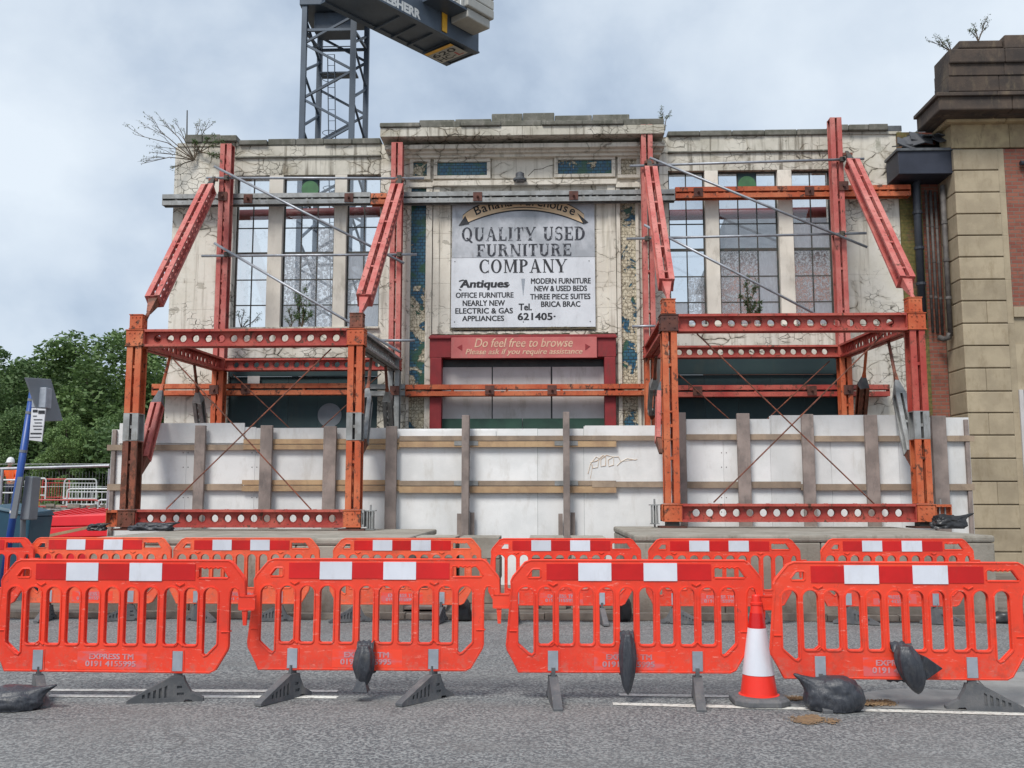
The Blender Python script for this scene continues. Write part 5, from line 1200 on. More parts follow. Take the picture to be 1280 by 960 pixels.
# ================================================================== SANDBAGS
import bmesh
def lump(name, loc, dims, mat, lab, seed, rz=0, flat=True, neck=None, grp='sandbags on the road and barriers', amp=.16, sub=5):
    bm = bmesh.new(); bmesh.ops.create_icosphere(bm, subdivisions=sub, radius=1)
    sx2 = lambda v, e: math.copysign(abs(v)**e, v)
    for v in bm.verts:
        d = v.co.copy(); n_ = 1+amp*noise.noise(d*1.3+Vector((seed, 0, 0)))+amp*.5*noise.noise(d*3.2+Vector((0, seed, 0)))
        cr1 = 1-abs(noise.noise(d*2.6+Vector((seed, 4, 0))))*2; cr2 = 1-abs(noise.noise(d*6+Vector((0, seed, 3))))*2
        n_ += amp*.28*max(0, cr1)**2+amp*.14*max(0, cr2)**3
        p = Vector((sx2(d.x, .86), sx2(d.y, .9), sx2(d.z, .92)))*n_
        if neck:
            q = Vector((neck[0]*.80, -.15, .60)).normalized(); a = max(0, d.normalized().dot(q)-.86)/.14
            if a > 0:
                r_ = p - q*p.dot(q); p = q*(p.dot(q)+.75*a**1.4) + r_*(1-.45*min(1, a*1.4)+.25*max(0, a-.6)); p += q*.05*sin(9*math.atan2(r_.y, r_.z))*a
        v.co = Vector((p.x*dims[0], p.y*dims[1], p.z*dims[2]))
    z0 = min(v.co.z for v in bm.verts)*.55
    for v in bm.verts:
        if flat and v.co.z < z0: v.co.z = z0+(v.co.z-z0)*.05; v.co.x *= 1.03; v.co.y *= 1.05
    zb_ = min(v.co.z for v in bm.verts)
    for v in bm.verts: v.co.z -= zb_
    me = bpy.data.meshes.new(name); bm.to_mesh(me); bm.free()
    o = link(name, me, M[mat], None, None, None, 0, True); o.location = loc; o.rotation_euler = (0, 0, rz); return tagit(o, lab, 'sandbag', grp)
c = PZ(1040, 886, 0); lump('sandbag', (c.x, c.y-.05, .004), (.20, .125, .15), 'bag', 'plump dark grey sandbag lying on spilt sand right of the cone', 2.2, RD(-6), neck=(-1,), amp=.12)
c = PZ(20, 886, 0); lump('sandbag', (c.x-.02, c.y, .002), (.21, .14, .10), 'bag', 'dark grey sandbag lying on the road at the left edge', 8.2, RD(8), neck=(1,), amp=.12)
def hangbag(px, y0, y1, wpx, Y_, mat, lab, seed, tail=None, lean=0):
    """bag slung over the lower rail: the heavy half hangs in front, a strap of cloth goes back through the slot"""
    S_ = F/Y_; zt, zb_ = Z(px, y0, Y_-.06), Z(px, y1, Y_-.06); x_ = X(px, (y0+y1)/2, Y_-.06); wd = wpx/S_/2; mb = MB(); K, R_ = 24, 34; hgt = zt-zb_
    for k in range(K+1):
        u = k/K; prof_ = (sin(pi*min(1, u**.62*.93+.07))**.62)*(.62+.38*u) if u > .04 else .35; prof_ = max(prof_, .45-.5*u, .02)
        if u > .97: prof_ *= .6
        for j in range(R_):
            a = 2*pi*j/R_; f = 1+.09*(1-u*.6)*sin(7*a+seed+2*u)+.10*noise.noise(Vector((cos(a)*1.5, sin(a)*1.5, u*3+seed)))+.045*noise.noise(Vector((cos(a)*5, sin(a)*5, u*9+seed)))
            yy = sin(a)*wd*.85*prof_*f; mb.v.append((x_+lean*(u-.5)*hgt+cos(a)*wd*prof_*f, Y_-.045-wd*.5+(yy if yy < 0 else yy*.35), zt-hgt*u))
    for k in range(K):
        for j in range(R_): a = k*R_+j; b = k*R_+(j+1) % R_; mb.f.append((a, b, b+R_, a+R_))
    mb.f.append(tuple(range(R_-1, -1, -1))); mb.f.append(tuple(range(K*R_, K*R_+R_)))
    t = thing('sandbag', lab, 'sandbag', (x_, Y_-.05, zb_), 0, 'sandbags on the road and barriers')
    part('filled_end', mb, mat, t, smooth=True)
    zr = 0; mb = MB(); n_ = 10
    pts = [(Y_-.07, zt-.05), (Y_-.045, max(zt, .42)), (Y_, max(zt, .42)+.015), (Y_+.045, max(zt, .42)-.01), (Y_+.06, .26), (Y_+.07, .18)]; xx = x_-lean*hgt*.5
    for (yy, z) in pts:
        for j in range(n_+1): q_ = j/n_*2-1; mb.v.append((xx+q_*wd*.62, yy+.008*sin(j*2.3+seed), z+.006*cos(j*1.9)))
    for k in range(len(pts)-1):
        for j in range(n_): a = k*(n_+1)+j; mb.f.append((a, a+1, a+n_+2, a+n_+1))
    part('strap', mb, mat, t, smooth=True)
    if tail:
        p0 = P(*tail[0], Y_-.1); p1 = P(*tail[1], Y_-.1); mb = MB(); jaw(mb, p0, p1, wd*.55, wd*1.15); part('knotted_end', mb, mat, t, bevel=.006)
hangbag(456, 806, 858, 34, 7.55, 'bag', 'dark grey sandbag with knotted end hanging on the second front barrier', 1.0, ((452, 848), (451, 864)))
hangbag(784, 792, 868, 27, 7.52, 'bag', 'long narrow dark sandbag hanging on the third front barrier', 3.1)
hangbag(1136, 806, 866, 42, 7.32, 'bag', 'bulging black sandbag hanging on the rightmost front barrier', 5.3, ((1150, 846), (1163, 826)), .25)
c = P(1110, 846, 7.5)
mb = MB().box(c.x-.06, 7.58, c.z-.03, c.x+.06, 7.64, c.z+.05); solo('bag_tail', mb, 'black_plastic', 'black loose bag end behind the rightmost front barrier', 'bag', bevel=.02)
for px, z, Y_, dm, lab, sd in ((190, .98, 15.9, (.34, .16, .085), 'flat dark sandbag on the left plinth below the left frame column', 1.7), (122, .98, 15.9, (.15, .1, .07), 'crumpled black sack at the left end of the left plinth', 6.7), (1184, 1.03, 15.9, (.26, .15, .14), 'crumpled black sack at the right foot of the right frame', 9.1)):
    lump('sandbag', (X(px, 655, Y_), Y_, z+.002), dm, 'bag' if px == 190 else 'black_plastic', lab, sd, 0, neck=(1,), grp='bags on the plinths', amp=.3)
for px, py, lab, sd, dm in ((580, 772, 'small black bag on the road by the middle back barrier foot', 3.3, (.1, .1, .16)), (1262, 777, 'black sack on the road at the right edge behind the front barrier', 5.1, (.22, .12, .08)), (780, 772, 'small black bag by the right foot of the bright red back barrier', 4.4, (.09, .09, .17))):
    Y_ = 12.75; lump('sandbag', (X(px, py, Y_), Y_, rz_(Y_)+.012), dm, 'black_plastic', lab, sd, 0, grp='black bags by the back barriers', amp=.3, sub=3)

# ================================================================== BUS STOP, CABINET, BIN
def bus_stop():
    b0 = P(27, 678, 14.2); bx, by = b0.x, 14.2; top = P(42, 484, 14.2)
    t = thing('bus_stop_pole', 'leaning blue bus stop pole with grey solar panel and timetable at the left edge', 'bus stop', (bx, by, 0))
    base = Vector((bx-.28, by, .0)); tp = Vector((top.x, by, top.z)); part('pole', MB().tube([base, tp], .052, 14), 'blue_pole', t, smooth=True)
    for y_ in (489, 500, 516, 564, 640):
        k = (top.z - Z(42, y_, by))/(top.z); q = tp.lerp(base, max(0, k)); d = (tp-base).normalized()*.02; part('band', MB().tube([q-d, q+d], .056, 14), 'white_sheet' if y_ == 640 else 'grey_paint', t)
    # panel tilted up to the sky
    c4_ = [P(30, 472, 13.9), P(62, 474, 14.3), P(77, 526, 14.55), P(50, 527, 14.2)]
    nrm = (c4_[1]-c4_[0]).cross(c4_[3]-c4_[0]).normalized()*.035
    part('solar_panel', MB().hexa([p+nrm*0 for p in c4_], [p-nrm for p in c4_]), 'grey_paint', t, bevel=.006)
    a = P(44, 485, 14.2); b = P(60, 510, 14.2); part('battery_box', MB().box(a.x, 14.12, b.z, b.x, 14.3, a.z), 'retro_grey', t, bevel=.01)
    a, b = P(38, 509, 14.1), P(57, 551, 14.1)
    tt = part('timetable', MB().hexa([P(39.5, 510, 14.1), P(57, 511, 14.1), P(52, 552, 14.1), P(36.5, 550, 14.1)], [p+Vector((0, .02, 0)) for p in (P(39.5, 510, 14.1), P(57, 511, 14.1), P(52, 552, 14.1), P(36.5, 550, 14.1))]), 'paper', t)
    ln = MB()
    def seg_(x0, x1, y, h=.012):
        p, q = P(x0, y, 14.094), P(x1, y, 14.094); ln.add([p, q, q+Vector((0, 0, -h)), p+Vector((0, 0, -h))], [(0, 1, 2, 3)])
    for a in ((41, 47, 512, .04), (48, 56, 513, .05), (41, 46, 519.5), (42, 53, 524), (43, 52, 528), (41, 53, 532), (42, 52, 536), (38, 52, 541, .02), (37, 51, 546)): seg_(*a)
    part('printed_lines', ln, 'black', tt)
    a = P(19, 595, 13.9); b = P(40, 650, 13.9)
    cb_ = thing('litter_bin', 'grey pole mounted metal cabinet beside the blue bus stop pole', 'cabinet', (P(33, 650, 14).x, 14.35, 0))
    part('front_plate', MB().hexa([P(22, 596, 14.0), P(28, 596, 14.0), P(19, 648, 14.0), P(12, 648, 14.0)], [p+Vector((0, .05, 0)) for p in (P(22, 596, 14.0), P(28, 596, 14.0), P(19, 648, 14.0), P(12, 648, 14.0))]), 'grey_paint', cb_)
    part('cabinet_body', MB().hexa([P(31, 595, 14.3), P(41, 596, 14.3), P(36, 650, 14.3), P(24, 650, 14.3)], [p+Vector((0, .25, 0)) for p in (P(31, 595, 14.3), P(41, 596, 14.3), P(36, 650, 14.3), P(24, 650, 14.3))]), 'grey_paint', cb_, bevel=.015)
    part('support_post', MB().tube([P(29, 648, 14.42), (P(29, 700, 14.42).x, 14.42, 0)], .04, 10), 'grey_paint', cb_)
bus_stop()
bt = thing('wheelie_bin', 'dark blue plastic bin behind the bus stop pole at the left edge', 'bin', (X(15, 700, 14.9), 14.9, 0))
xa, xb = X(-12, 680, 14.7), X(36, 680, 14.7); z1 = Z(15, 636, 14.7)
part('bin_body', MB().hexa([(xa+.05, 14.75, .05), (xb-.08, 14.75, .05), (xb-.08, 15.3, .05), (xa+.05, 15.3, .05)], [(xa, 14.7, z1), (xb, 14.7, z1-.12), (xb, 15.4, z1-.12), (xa, 15.4, z1)]), 'blue_plastic', bt, bevel=.02)
part('bin_lid', MB().hexa([(xa-.02, 14.67, z1+.004), (xb+.02, 14.67, z1-.116), (xb+.02, 15.42, z1-.116), (xa-.02, 15.42, z1+.004)], [(xa+.02, 14.72, z1+.06), (xb-.02, 14.72, z1-.06), (xb-.02, 15.38, z1-.03), (xa+.02, 15.38, z1+.09)]), 'blue_plastic', bt, bevel=.01)
for s_ in (xa+.1, xb-.12): part('wheel', MB().tube([(s_, 15.3, .1), (s_+.06, 15.3, .1)], .1, 14), 'black_plastic', bt)

# ================================================================== SITE AT LEFT
# stack of laid-down red water-filled barriers
st_n = 0
for k in range(4):
    y0, y1 = 664-k*7, 657.5-k*7; xl_, xr_ = 38+k*1.5, 133
    t = thing('stacked_barrier', ('lowest red plastic barrier of the pile behind the left plinth', 'second red plastic barrier from the bottom of the pile', 'third red plastic barrier from the bottom of the pile', 'topmost red plastic barrier of the pile, ribbed on top')[k], 'barrier', (X(80, 660, 17.5), 17.5, 0), 0, 'pile of red barriers lying flat')
    z0_, z1_ = .60+(k-1)*.20, .60+(k-1)*.20+.185; a = X(xl_, 660, 17.4); b = X(141, 660, 17.4)
    if k == 0: z0_ = .004; z1_ = .59
    part('barrier_body', MB().hexa([(a, 17.4, z0_), (b, 17.3, z0_+.03), (b, 18.6, z0_+.03), (a, 18.6, z0_)], [(a, 17.42, z1_), (b, 17.32, z1_+.05), (b, 18.6, z1_+.12), (a, 18.6, z1_+.07)]), 'site_red', t, bevel=.02)
    for i in range(9 if k == 3 else 0):
        xx = a+(b-a)*(i+.5)/9; part('rib', MB().hexa([(xx-.03, 17.46, z1_+.002), (xx+.02, 17.46, z1_+.002), (xx+.22, 18.5, z1_+.11), (xx+.17, 18.5, z1_+.11)], [(xx-.03, 17.46, z1_+.03), (xx+.02, 17.46, z1_+.03), (xx+.22, 18.5, z1_+.15), (xx+.17, 18.5, z1_+.15)]), 'site_red', t)
mb = MB().bar(P(60, 670, 16.9), P(131, 655, 17.0), .05, .05); solo('timber_length', mb, 'wood_new', 'brown timber lying against the pile of red barriers', 'timber')
# heras fence with top rail
hf = thing('site_fence', 'galvanised tube site fence with thin mesh behind the bus stop pole', 'fence', (X(70, 600, 19), 19, 0))
a, b = P(-30, 587, 19.0), P(137, 582, 19.0); part('top_rail', MB().tube([a, b], .03, 8), 'tube', hf)
for px in (3, 137): p = P(px, 586, 19.0); part('fence_post', MB().tube([(p.x, 19.0, 0), p], .03, 8), 'tube', hf)
mb = MB()
for i in range(0, 40): xx = a.x+(b.x-a.x)*i/40; mb.tube([(xx, 19.01, .3), (xx, 19.01, a.z-.04)], .0016, 3, cap=False)
for k in range(5): mb.tube([(a.x, 19.012, .4+k*.45), (b.x, 19.012, .4+k*.45)], .003, 3, cap=False)
o = part('wire_mesh', mb, 'tube', hf); o['kind'] = 'stuff'
# pedestrian tube barriers
def ped(x0, y0, x1, y1, Y_, mat, lab, rot=.25, n_=11):
    a = P(x0, y1, Y_); wd = X(x1, y1, Y_)-a.x; hgt = Z(x0, y0, Y_)-a.z; t = thing('crowd_barrier', lab, 'crowd barrier', (a.x, Y_, a.z), 0, 'tube crowd barriers on the site')
    fx_ = lambda u, v: (a.x+u*wd, Y_+u*wd*rot, a.z+v*hgt); r_ = .12
    pts = [fx_(0, 0), fx_(0, .85), fx_(.02, .95), fx_(.07, 1), fx_(.93, 1), fx_(.98, .95), fx_(1, .85), fx_(1, 0)]
    part('frame_tube', MB().tube(pts, .024, 8), mat, t); part('lower_rail', MB().tube([fx_(0, .22), fx_(1, .22)], .018, 6), mat, t)
    if n_:
        part('upper_rail', MB().tube([fx_(0, .84), fx_(1, .84)], .014, 6), mat, t)
        for i in range(1, n_): part('upright', MB().tube([fx_(i/n_, .22), fx_(i/n_, .84)], .010, 5), mat, t)
    else: part('mid_rail', MB().tube([fx_(0, .6), fx_(1, .6)], .018, 6), mat, t)
ped(79, 599, 116, 630, 30, 'fence_white', 'white tube crowd barrier with thin uprights, farthest back on the site', .2)
ped(83, 611, 150, 636, 26, 'fence_white', 'long white tube crowd barrier in front of the farther white one', .05)
ped(30, 598, 55, 625, 29, 'fence_white', 'white tube crowd barrier beside the orange clad worker', .1, 0)
ped(52, 599, 84, 628, 31, 'fence_red', 'red crowd barrier panel behind the white tube barriers', .1)
ped(44, 625, 122, 646, 22.5, 'fence_red', 'low red tube barrier nearest the pile of red barriers', .03, 0)
ped(122, 625, 160, 645, 22.5, 'fence_white', 'low white tube barrier beside the hoarding end', .03, 0)
ped(-6, 600, 18, 640, 25, 'fence_white', 'white tube barrier at the left picture edge', .1, 0)
p = P(43, 612, 24); mb = MB().box(p.x-.12, 24, p.z-.55, p.x+.12, 24.1, p.z+.25); solo('yellow_board', mb, 'crane_yellow', 'yellow plastic board standing behind the blue pole', 'board', bevel=.03)
mb = MB(); rr = random.Random(9)
for i in range(60):
    px, py = rr.uniform(45, 135), rr.uniform(632, 650); Y_ = rr.uniform(21, 26); p = P(px, py, Y_); s_ = rr.uniform(.05, .13)
    mt = Matrix.Translation((p.x, Y_, max(.05, p.z))) @ Matrix.Rotation(rr.uniform(0, 3), 4, 'Z') @ Matrix.Rotation(rr.uniform(-.4, .4), 4, 'X')
    vs = [mt @ Vector((a*s_, b*s_*.5, c_*s_*.35)) for c_ in (-1, 1) for a, b in ((-1,-1),(1,-1),(1,1),(-1,1))]; mb.hexa(vs[:4], vs[4:])
solo('rubble', mb, 'conc_block', 'heap of broken rubble and timber behind the red barrier pile', 'rubble')['kind'] = 'stuff'
# worker
def person():
    Y_ = 30.0; c = P(16, 577, Y_); x_, hz = c.x, c.z; s_ = 1.0; z0 = hz-1.66
    t = thing('person', 'site worker in orange hi-vis jacket and white helmet, turned away, bending forward slightly', 'person', (x_, Y_, z0))
    J = {'pel': (0, .05, .93), 'sp': (0, .0, 1.15), 'ch': (-.02, -.06, 1.36), 'nk': (-.02, -.10, 1.50), 'hd': (-.0, -.13, 1.60), 'ht': (0, -.14, 1.72), 'sl': (-.19, -.07, 1.42), 'el': (-.27, -.1, 1.16), 'wl': (-.2, -.28, 1.0), 'hl': (-.17, -.35, .96),
         'sr': (.17, -.07, 1.42), 'er': (.25, -.12, 1.17), 'wr': (.2, -.3, 1.03), 'hr': (.17, -.37, 1.0), 'hpl': (-.1, .05, .88), 'kl': (-.12, .0, .48), 'al': (-.13, .06, .08), 'tl': (-.14, -.1, .04), 'hpr': (.1, .05, .88), 'kr': (.13, -.05, .48), 'ar': (.15, .0, .08), 'tr': (.16, -.16, .04)}
    Rr = {'pel': .15, 'sp': .14, 'ch': .16, 'nk': .06, 'hd': .09, 'ht': .08, 'sl': .07, 'el': .05, 'wl': .035, 'hl': .035, 'sr': .07, 'er': .05, 'wr': .035, 'hr': .035, 'hpl': .09, 'kl': .065, 'al': .045, 'tl': .04, 'hpr': .09, 'kr': .065, 'ar': .045, 'tr': .04}
    def skin(name, keys, edges, mat, grow=1.0, root=None):
        me = bpy.data.meshes.new(name); me.from_pydata([J[k] for k in keys], [(keys.index(a), keys.index(b)) for a, b in edges], []); o = bpy.data.objects.new(name, me); COL.objects.link(o); o.parent = t
        sk = o.modifiers.new('skin', 'SKIN'); 
        if not me.skin_vertices: me.attributes  # layer comes with the modifier
        if me.skin_vertices:
            for i, k in enumerate(keys):
                r = Rr[k]*grow; me.skin_vertices[0].data[i].radius = (r, r*(.72 if k in ('pel', 'sp', 'ch') else 1))
                me.skin_vertices[0].data[i].use_root = (k == (root or keys[0]))
        o.modifiers.new('smooth', 'SUBSURF').levels = 1; o.modifiers['smooth'].render_levels = 2; me.materials.append(M[mat])
        return o
    E = [('pel', 'sp'), ('sp', 'ch'), ('ch', 'nk'), ('nk', 'hd'), ('hd', 'ht'), ('ch', 'sl'), ('sl', 'el'), ('el', 'wl'), ('wl', 'hl'), ('ch', 'sr'), ('sr', 'er'), ('er', 'wr'), ('wr', 'hr'), ('pel', 'hpl'), ('hpl', 'kl'), ('kl', 'al'), ('al', 'tl'), ('pel', 'hpr'), ('hpr', 'kr'), ('kr', 'ar'), ('ar', 'tr')]
    skin('body', list(J), E, 'skin'); jk = ['pel', 'sp', 'ch', 'sl', 'el', 'wl', 'sr', 'er', 'wr']; skin('jacket', jk, [e for e in E if e[0] in jk and e[1] in jk], 'hivis', 1.18)
    tk = ['pel', 'hpl', 'kl', 'al', 'hpr', 'kr', 'ar']; skin('trousers', tk, [e for e in E if e[0] in tk and e[1] in tk], 'trouser', 1.14)
    mb = MB().lathe([(.125, 1.62), (.12, 1.67), (.105, 1.73), (.07, 1.78), (.02, 1.80)], (0, -.13, 0), 18); mb.box(-.07, -.30, 1.62, .07, -.2, 1.635)
    link('helmet', mb.mesh('helmet'), M['helmet'], t)
person()

# ================================================================== CRANE
KY = 46.0
kr = thing('tower_crane', 'blue grey lattice tower crane with counter jib rising behind the facade', 'crane', (X(418, 170, KY), KY, 0))
fl = X(379.5, 85, KY); fr = X(441, 85, KY); dpt = 2.6; bl = fl+.35; br = fr+.55    # tower slightly turned
ang = RD(10)
def leg(n_): return {0: (fl, KY), 1: (fr, KY), 2: (X(458, 85, KY+2.2), KY+2.2), 3: (X(399.5, 85, KY+2.2), KY+2.2)}[n_]
ztopc = Z(410, -40, KY)
for i in range(4):
    x_, y_ = leg(i); part('leg', MB().box(x_-.13, y_-.13, 0, x_+.13, y_+.13, ztopc), 'crane', kr)
bay = Z(410, 120, KY)-Z(410, 172, KY); bay = 2.6; z_ = Z(410, 172, KY)-6.5*bay; lvl = []
zrefs = Z(441, 20, KY); bay = zrefs-Z(381, 55, KY)
k = -9; z_ = zrefs
lv_ = [zrefs - bay*i*1.0 for i in range(0, 18)]
for li, z_ in enumerate(lv_):
    for i in range(4):
        a, b = leg(i), leg((i+1) % 4)
        part('horizontal_strut', MB().bar((a[0], a[1], z_-bay/2), (b[0], b[1], z_-bay/2), .13), 'crane', kr) if li % 4 == 0 else None
        up_ = (li % 2 == 0); za, zb_ = (z_-bay*.97, z_) if up_ else (z_, z_-bay*.97)
        part('diagonal_strut', MB().bar((a[0], a[1], za), (b[0], b[1], zb_), .11), 'crane', kr)
# ladder with hoops and platform
lx, ly = (fl+fr)/2+.15, KY+1.2; mb = MB(); z0_, z1_ = lv_[-1], lv_[1]
for s_ in (-.18, .18): mb.tube([(lx+s_+.5, ly, z0_), (lx+s_-.3, ly, z1_)], .03, 5)
for i in range(40): u = i/39; mb.tube([(lx-.18+.5-.8*u, ly, z0_+(z1_-z0_)*u), (lx+.18+.5-.8*u, ly, z0_+(z1_-z0_)*u)], .015, 4)
part('ladder', mb, 'crane', kr)
for i in range(8): u = (i+.5)/8; z_ = z0_+(z1_-z0_)*u; part('ladder_hoop', MB().tube([(lx+.5-.8*u+.42*cos(2*pi*j/14), ly-.3+.42*sin(2*pi*j/14), z_) for j in range(14)], .018, 4, closed=True), 'crane', kr)
zp = Z(410, 76, KY); part('platform', MB().box(fl+.5, KY+1.3, zp-.05, fr-.1, KY+2, zp+.03), 'crane', kr)
part('platform_rail', MB().tube([(fl+.3, KY+.3, zp+.9), (fr-.2, KY+.3, zp+.9)], .03, 5), 'crane', kr)
zs_ = Z(410, 39, KY); part('slewing_housing', MB().box(fl+.35, KY+.5, zs_+.25, fr-.2, KY+1.5, zs_+1.3), 'crane', kr, bevel=.05)
part('tower_head', MB().box(fl-.25, KY-.2, Z(410, 8, KY), fr+.3, KY+2.6, Z(410, -50, KY)), 'crane', kr, bevel=.04)
# counter jib: level deck running away to the right
zj = Z(460, 33, KY)
def pj(x, y): p = PZ(x, y, zj); return Vector((p.x, p.y, zj))
A_, B_, C_, D_ = pj(462, 31), pj(561, 80), pj(597, 66), pj(492, 8)
dirv = (B_-A_).normalized(); sid = Vector((dirv.y, -dirv.x, 0)); 
wdt = (C_-B_).dot(sid); Lj = (B_-A_).length
cj = part('counter_jib', MB().hexa([A_-dirv*3, B_, B_+sid*wdt, A_+sid*wdt-dirv*3], [v+Vector((0, 0, .12)) for v in (A_-dirv*3, B_, B_+sid*wdt, A_+sid*wdt-dirv*3)]), 'crane', kr)
hj = 1.15
for off in (0, wdt):
    a, b = A_+sid*off-dirv*3, B_+sid*off+dirv*.0; part('side_girder', MB().bar(a+Vector((0, 0, hj/2+.002)), b+Vector((0, 0, hj/2+.002)), .16, hj, (0, 0, 1)), 'crane', cj)
    part('girder_flange', MB().bar(a+Vector((0, 0, -.04)), b+Vector((0, 0, -.04)), .34, .08, (0, 0, 1)), 'crane', cj)
for k in range(5):
    q = A_+dirv*Lj*(k+.3)/5; part('cross_beam', MB().bar(q+Vector((0, 0, -.12)), q+sid*wdt+Vector((0, 0, -.04)), .12, .07, (0, 0, 1)), 'crane', cj)
part('end_beam', MB().bar(B_+Vector((0, 0, hj/2)), B_+sid*wdt+Vector((0, 0, hj/2)), .2, hj, (0, 0, 1)), 'crane', cj)
# model plate under the end and its lettering
def onj(u, v, dz=-.09): return A_+dirv*(Lj*u)+sid*(wdt*v)+Vector((0, 0, dz))
def underquad(u0, u1, v0, v1, dz, mat, nm): part(nm, MB().add([onj(u0, v0, dz), onj(u1, v0, dz), onj(u1, v1, dz), onj(u0, v1, dz)], [(0, 3, 2, 1)]), mat, cj)
underquad(.70, .89, .04, .96, -.215, 'crane_light', 'model_plate'); underquad(.655, .698, .04, .96, -.215, 'crane_yellow', 'yellow_stripe')
def undertext(s, u0, u1, v0, v1, mat, nm):
    vs, fs = text_mesh(s, bold=.015); ax, bx2 = min(v.x for v in vs), max(v.x for v in vs); az, bz = min(v.y for v in vs), max(v.y for v in vs)
    mb = MB().add([onj(u1+(u0-u1)*(v.y-az)/(bz-az), v0+(v1-v0)*(v.x-ax)/(bx2-ax), -.222) for v in vs], fs); part(nm, mb, mat, cj)
undertext('620', .715, .785, .10, .86, 'black', 'lettering'); undertext('HC-', .80, .87, .10, .66, 'black', 'lettering'); undertext('L', .80, .87, .70, .88, 'fence_red', 'lettering')
# maker's name on the near side girder
gy = A_+sid*(wdt+.083)
vs, fs = text_mesh('LIEBHERR', bold=.05); ax, bx2 = min(v.x for v in vs), max(v.x for v in vs); az, bz = min(v.y for v in vs), max(v.y for v in vs)
w0, w1 = .02, .50
def ongird(s, h): return A_+sid*(wdt+.09)+dirv*s+Vector((0, 0, h))
# find distances along the jib where the name starts and ends in view
def along(px, py):
    best = None
    for k in range(-200, 1200):
        s_ = k*.02; q = ongird(s_, .3)-CAM; xx = 640+F*q.dot(rt)/q.dot(fw)
        if best is None or abs(xx-px) < best[0]: best = (abs(xx-px), s_)
    return best[1]
s0, s1 = along(474, 0), along(526, 24)
part('lettering', MB().add([ongird(s0+(s1-s0)*(v.x-ax)/(bx2-ax), .08+.50*(v.y-az)/(bz-az)) for v in vs], fs), 'crane_white', cj)
s2, s3 = along(555, 35), along(562, 40); part('yellow_post', MB().bar(ongird(s2, .1)+sid*.03, ongird(s2, 1.3)+sid*.03, .35, .05, tuple(sid)), 'crane_yellow', cj)
# machine deck, walkway with railing, ballast blocks
s4, s5 = along(528, 20), along(582, 60)
wk = part('walkway', MB().bar(ongird(s4, 1.15)+sid*.55, ongird(s5, 1.15)+sid*.55, 1.2, .12, (0, 0, 1)), 'crane', cj)
for k in range(7): q = ongird(s4+(s5-s4)*k/6, 1.2)+sid*1.12; part('rail_post', MB().tube([q, q+Vector((0, 0, 1.1))], .03, 5), 'crane_white', cj)
for h in (.55, 1.1): part('hand_rail', MB().tube([ongird(s4, 1.2+h)+sid*1.12, ongird(s5, 1.2+h)+sid*1.12], .03, 5), 'crane_white', cj)
for k in range(8):
    zc = 1.0+k*.52; ci = .0 if k else .3
    q0 = ongird(s5-1.3+ci*.5, zc)+sid*.6; q1 = ongird(s5+.75-ci*.5, zc)+sid*.6
    part('ballast_block', MB().bar(q0, q1, 1.5-ci, .50, (0, 0, 1)), 'crane_light', kr, bevel=.06)
part('machine_house', MB().bar(onj(.30, .5, 1.7), onj(.80, .5, 1.7), wdt*.8, 1.0, (0, 0, 1)), 'crane', kr, bevel=.05)

# ================================================================== TREES
def leafcloud(rng, blobs, n, size):
    mb = MB()
    tot = sum(b[3]**2 for b in blobs)
    for (bx_0, by_0, bz_0, br_) in blobs:
        for i in range(int(n*br_**2/tot)):
            while True:
                d = Vector((rng.gauss(0, 1), rng.gauss(0, 1), rng.gauss(0, 1)))
                if d.length > .01: break
            d.normalize(); r_ = br_*(rng.random()**.33)*(1+.28*noise.noise(d*2.4+Vector((bx_0, by_0, bz_0))))
            p = Vector((bx_0, by_0, bz_0))+Vector((d.x*r_, d.y*r_, d.z*r_*.82)); s_ = size*rng.uniform(.6, 1.3)
            u = Vector((rng.gauss(0, 1), rng.gauss(0, 1), rng.gauss(0, .5))).normalized(); v = u.cross(Vector((rng.gauss(0, 1), rng.gauss(0, 1), rng.gauss(0, 1)))).normalized()
            o = len(mb.v); mb.v += [tuple(p-u*s_), tuple(p+v*s_*.5), tuple(p+u*s_), tuple(p-v*s_*.5)]; mb.f.append((o, o+1, o+2, o+3))
    return mb
crowns = []
for k in range(4):
    rng = random.Random(20+k); blobs = []
    for i in range(46):
        h = rng.uniform(-1, 1); rad = (1-h*h)**.5 if h > -.3 else .9; a = rng.uniform(0, 2*pi); q_ = rng.uniform(.35, 1.0)*rad
        blobs.append((cos(a)*q_*3.1, sin(a)*q_*3.1, 5.4+h*3.6, rng.uniform(.65, 1.25)))
    crowns.append((leafcloud(rng, blobs, 30000, .115).mesh('crown', False), blobs))
TR = [(-10, 428, 46, 1.0, 'leafy tree at the far left edge, low rounded crown'), (50, 436, 50, 1.05, 'leafy tree behind the bus stop sign with a notched top'), (-45, 445, 42, .9, 'tree outside the left edge whose branches enter the picture'), (95, 452, 56, 1.0, 'tree set back between the two taller crowns'),
      (137, 406, 48, 1.15, 'tallest leafy tree just left of the steel frame'), (205, 452, 54, 1.0, 'tree showing between the steel column and the facade'), (25, 510, 40, .8, 'lower dark tree behind the blue pole'), (85, 520, 38, .75, 'low bushy tree in front of the tall crowns, middle'), (150, 510, 41, .85, 'low bushy tree behind the hoarding end'), (250, 470, 60, 1.0, 'tree hidden behind the facade with its top showing at the corner')]
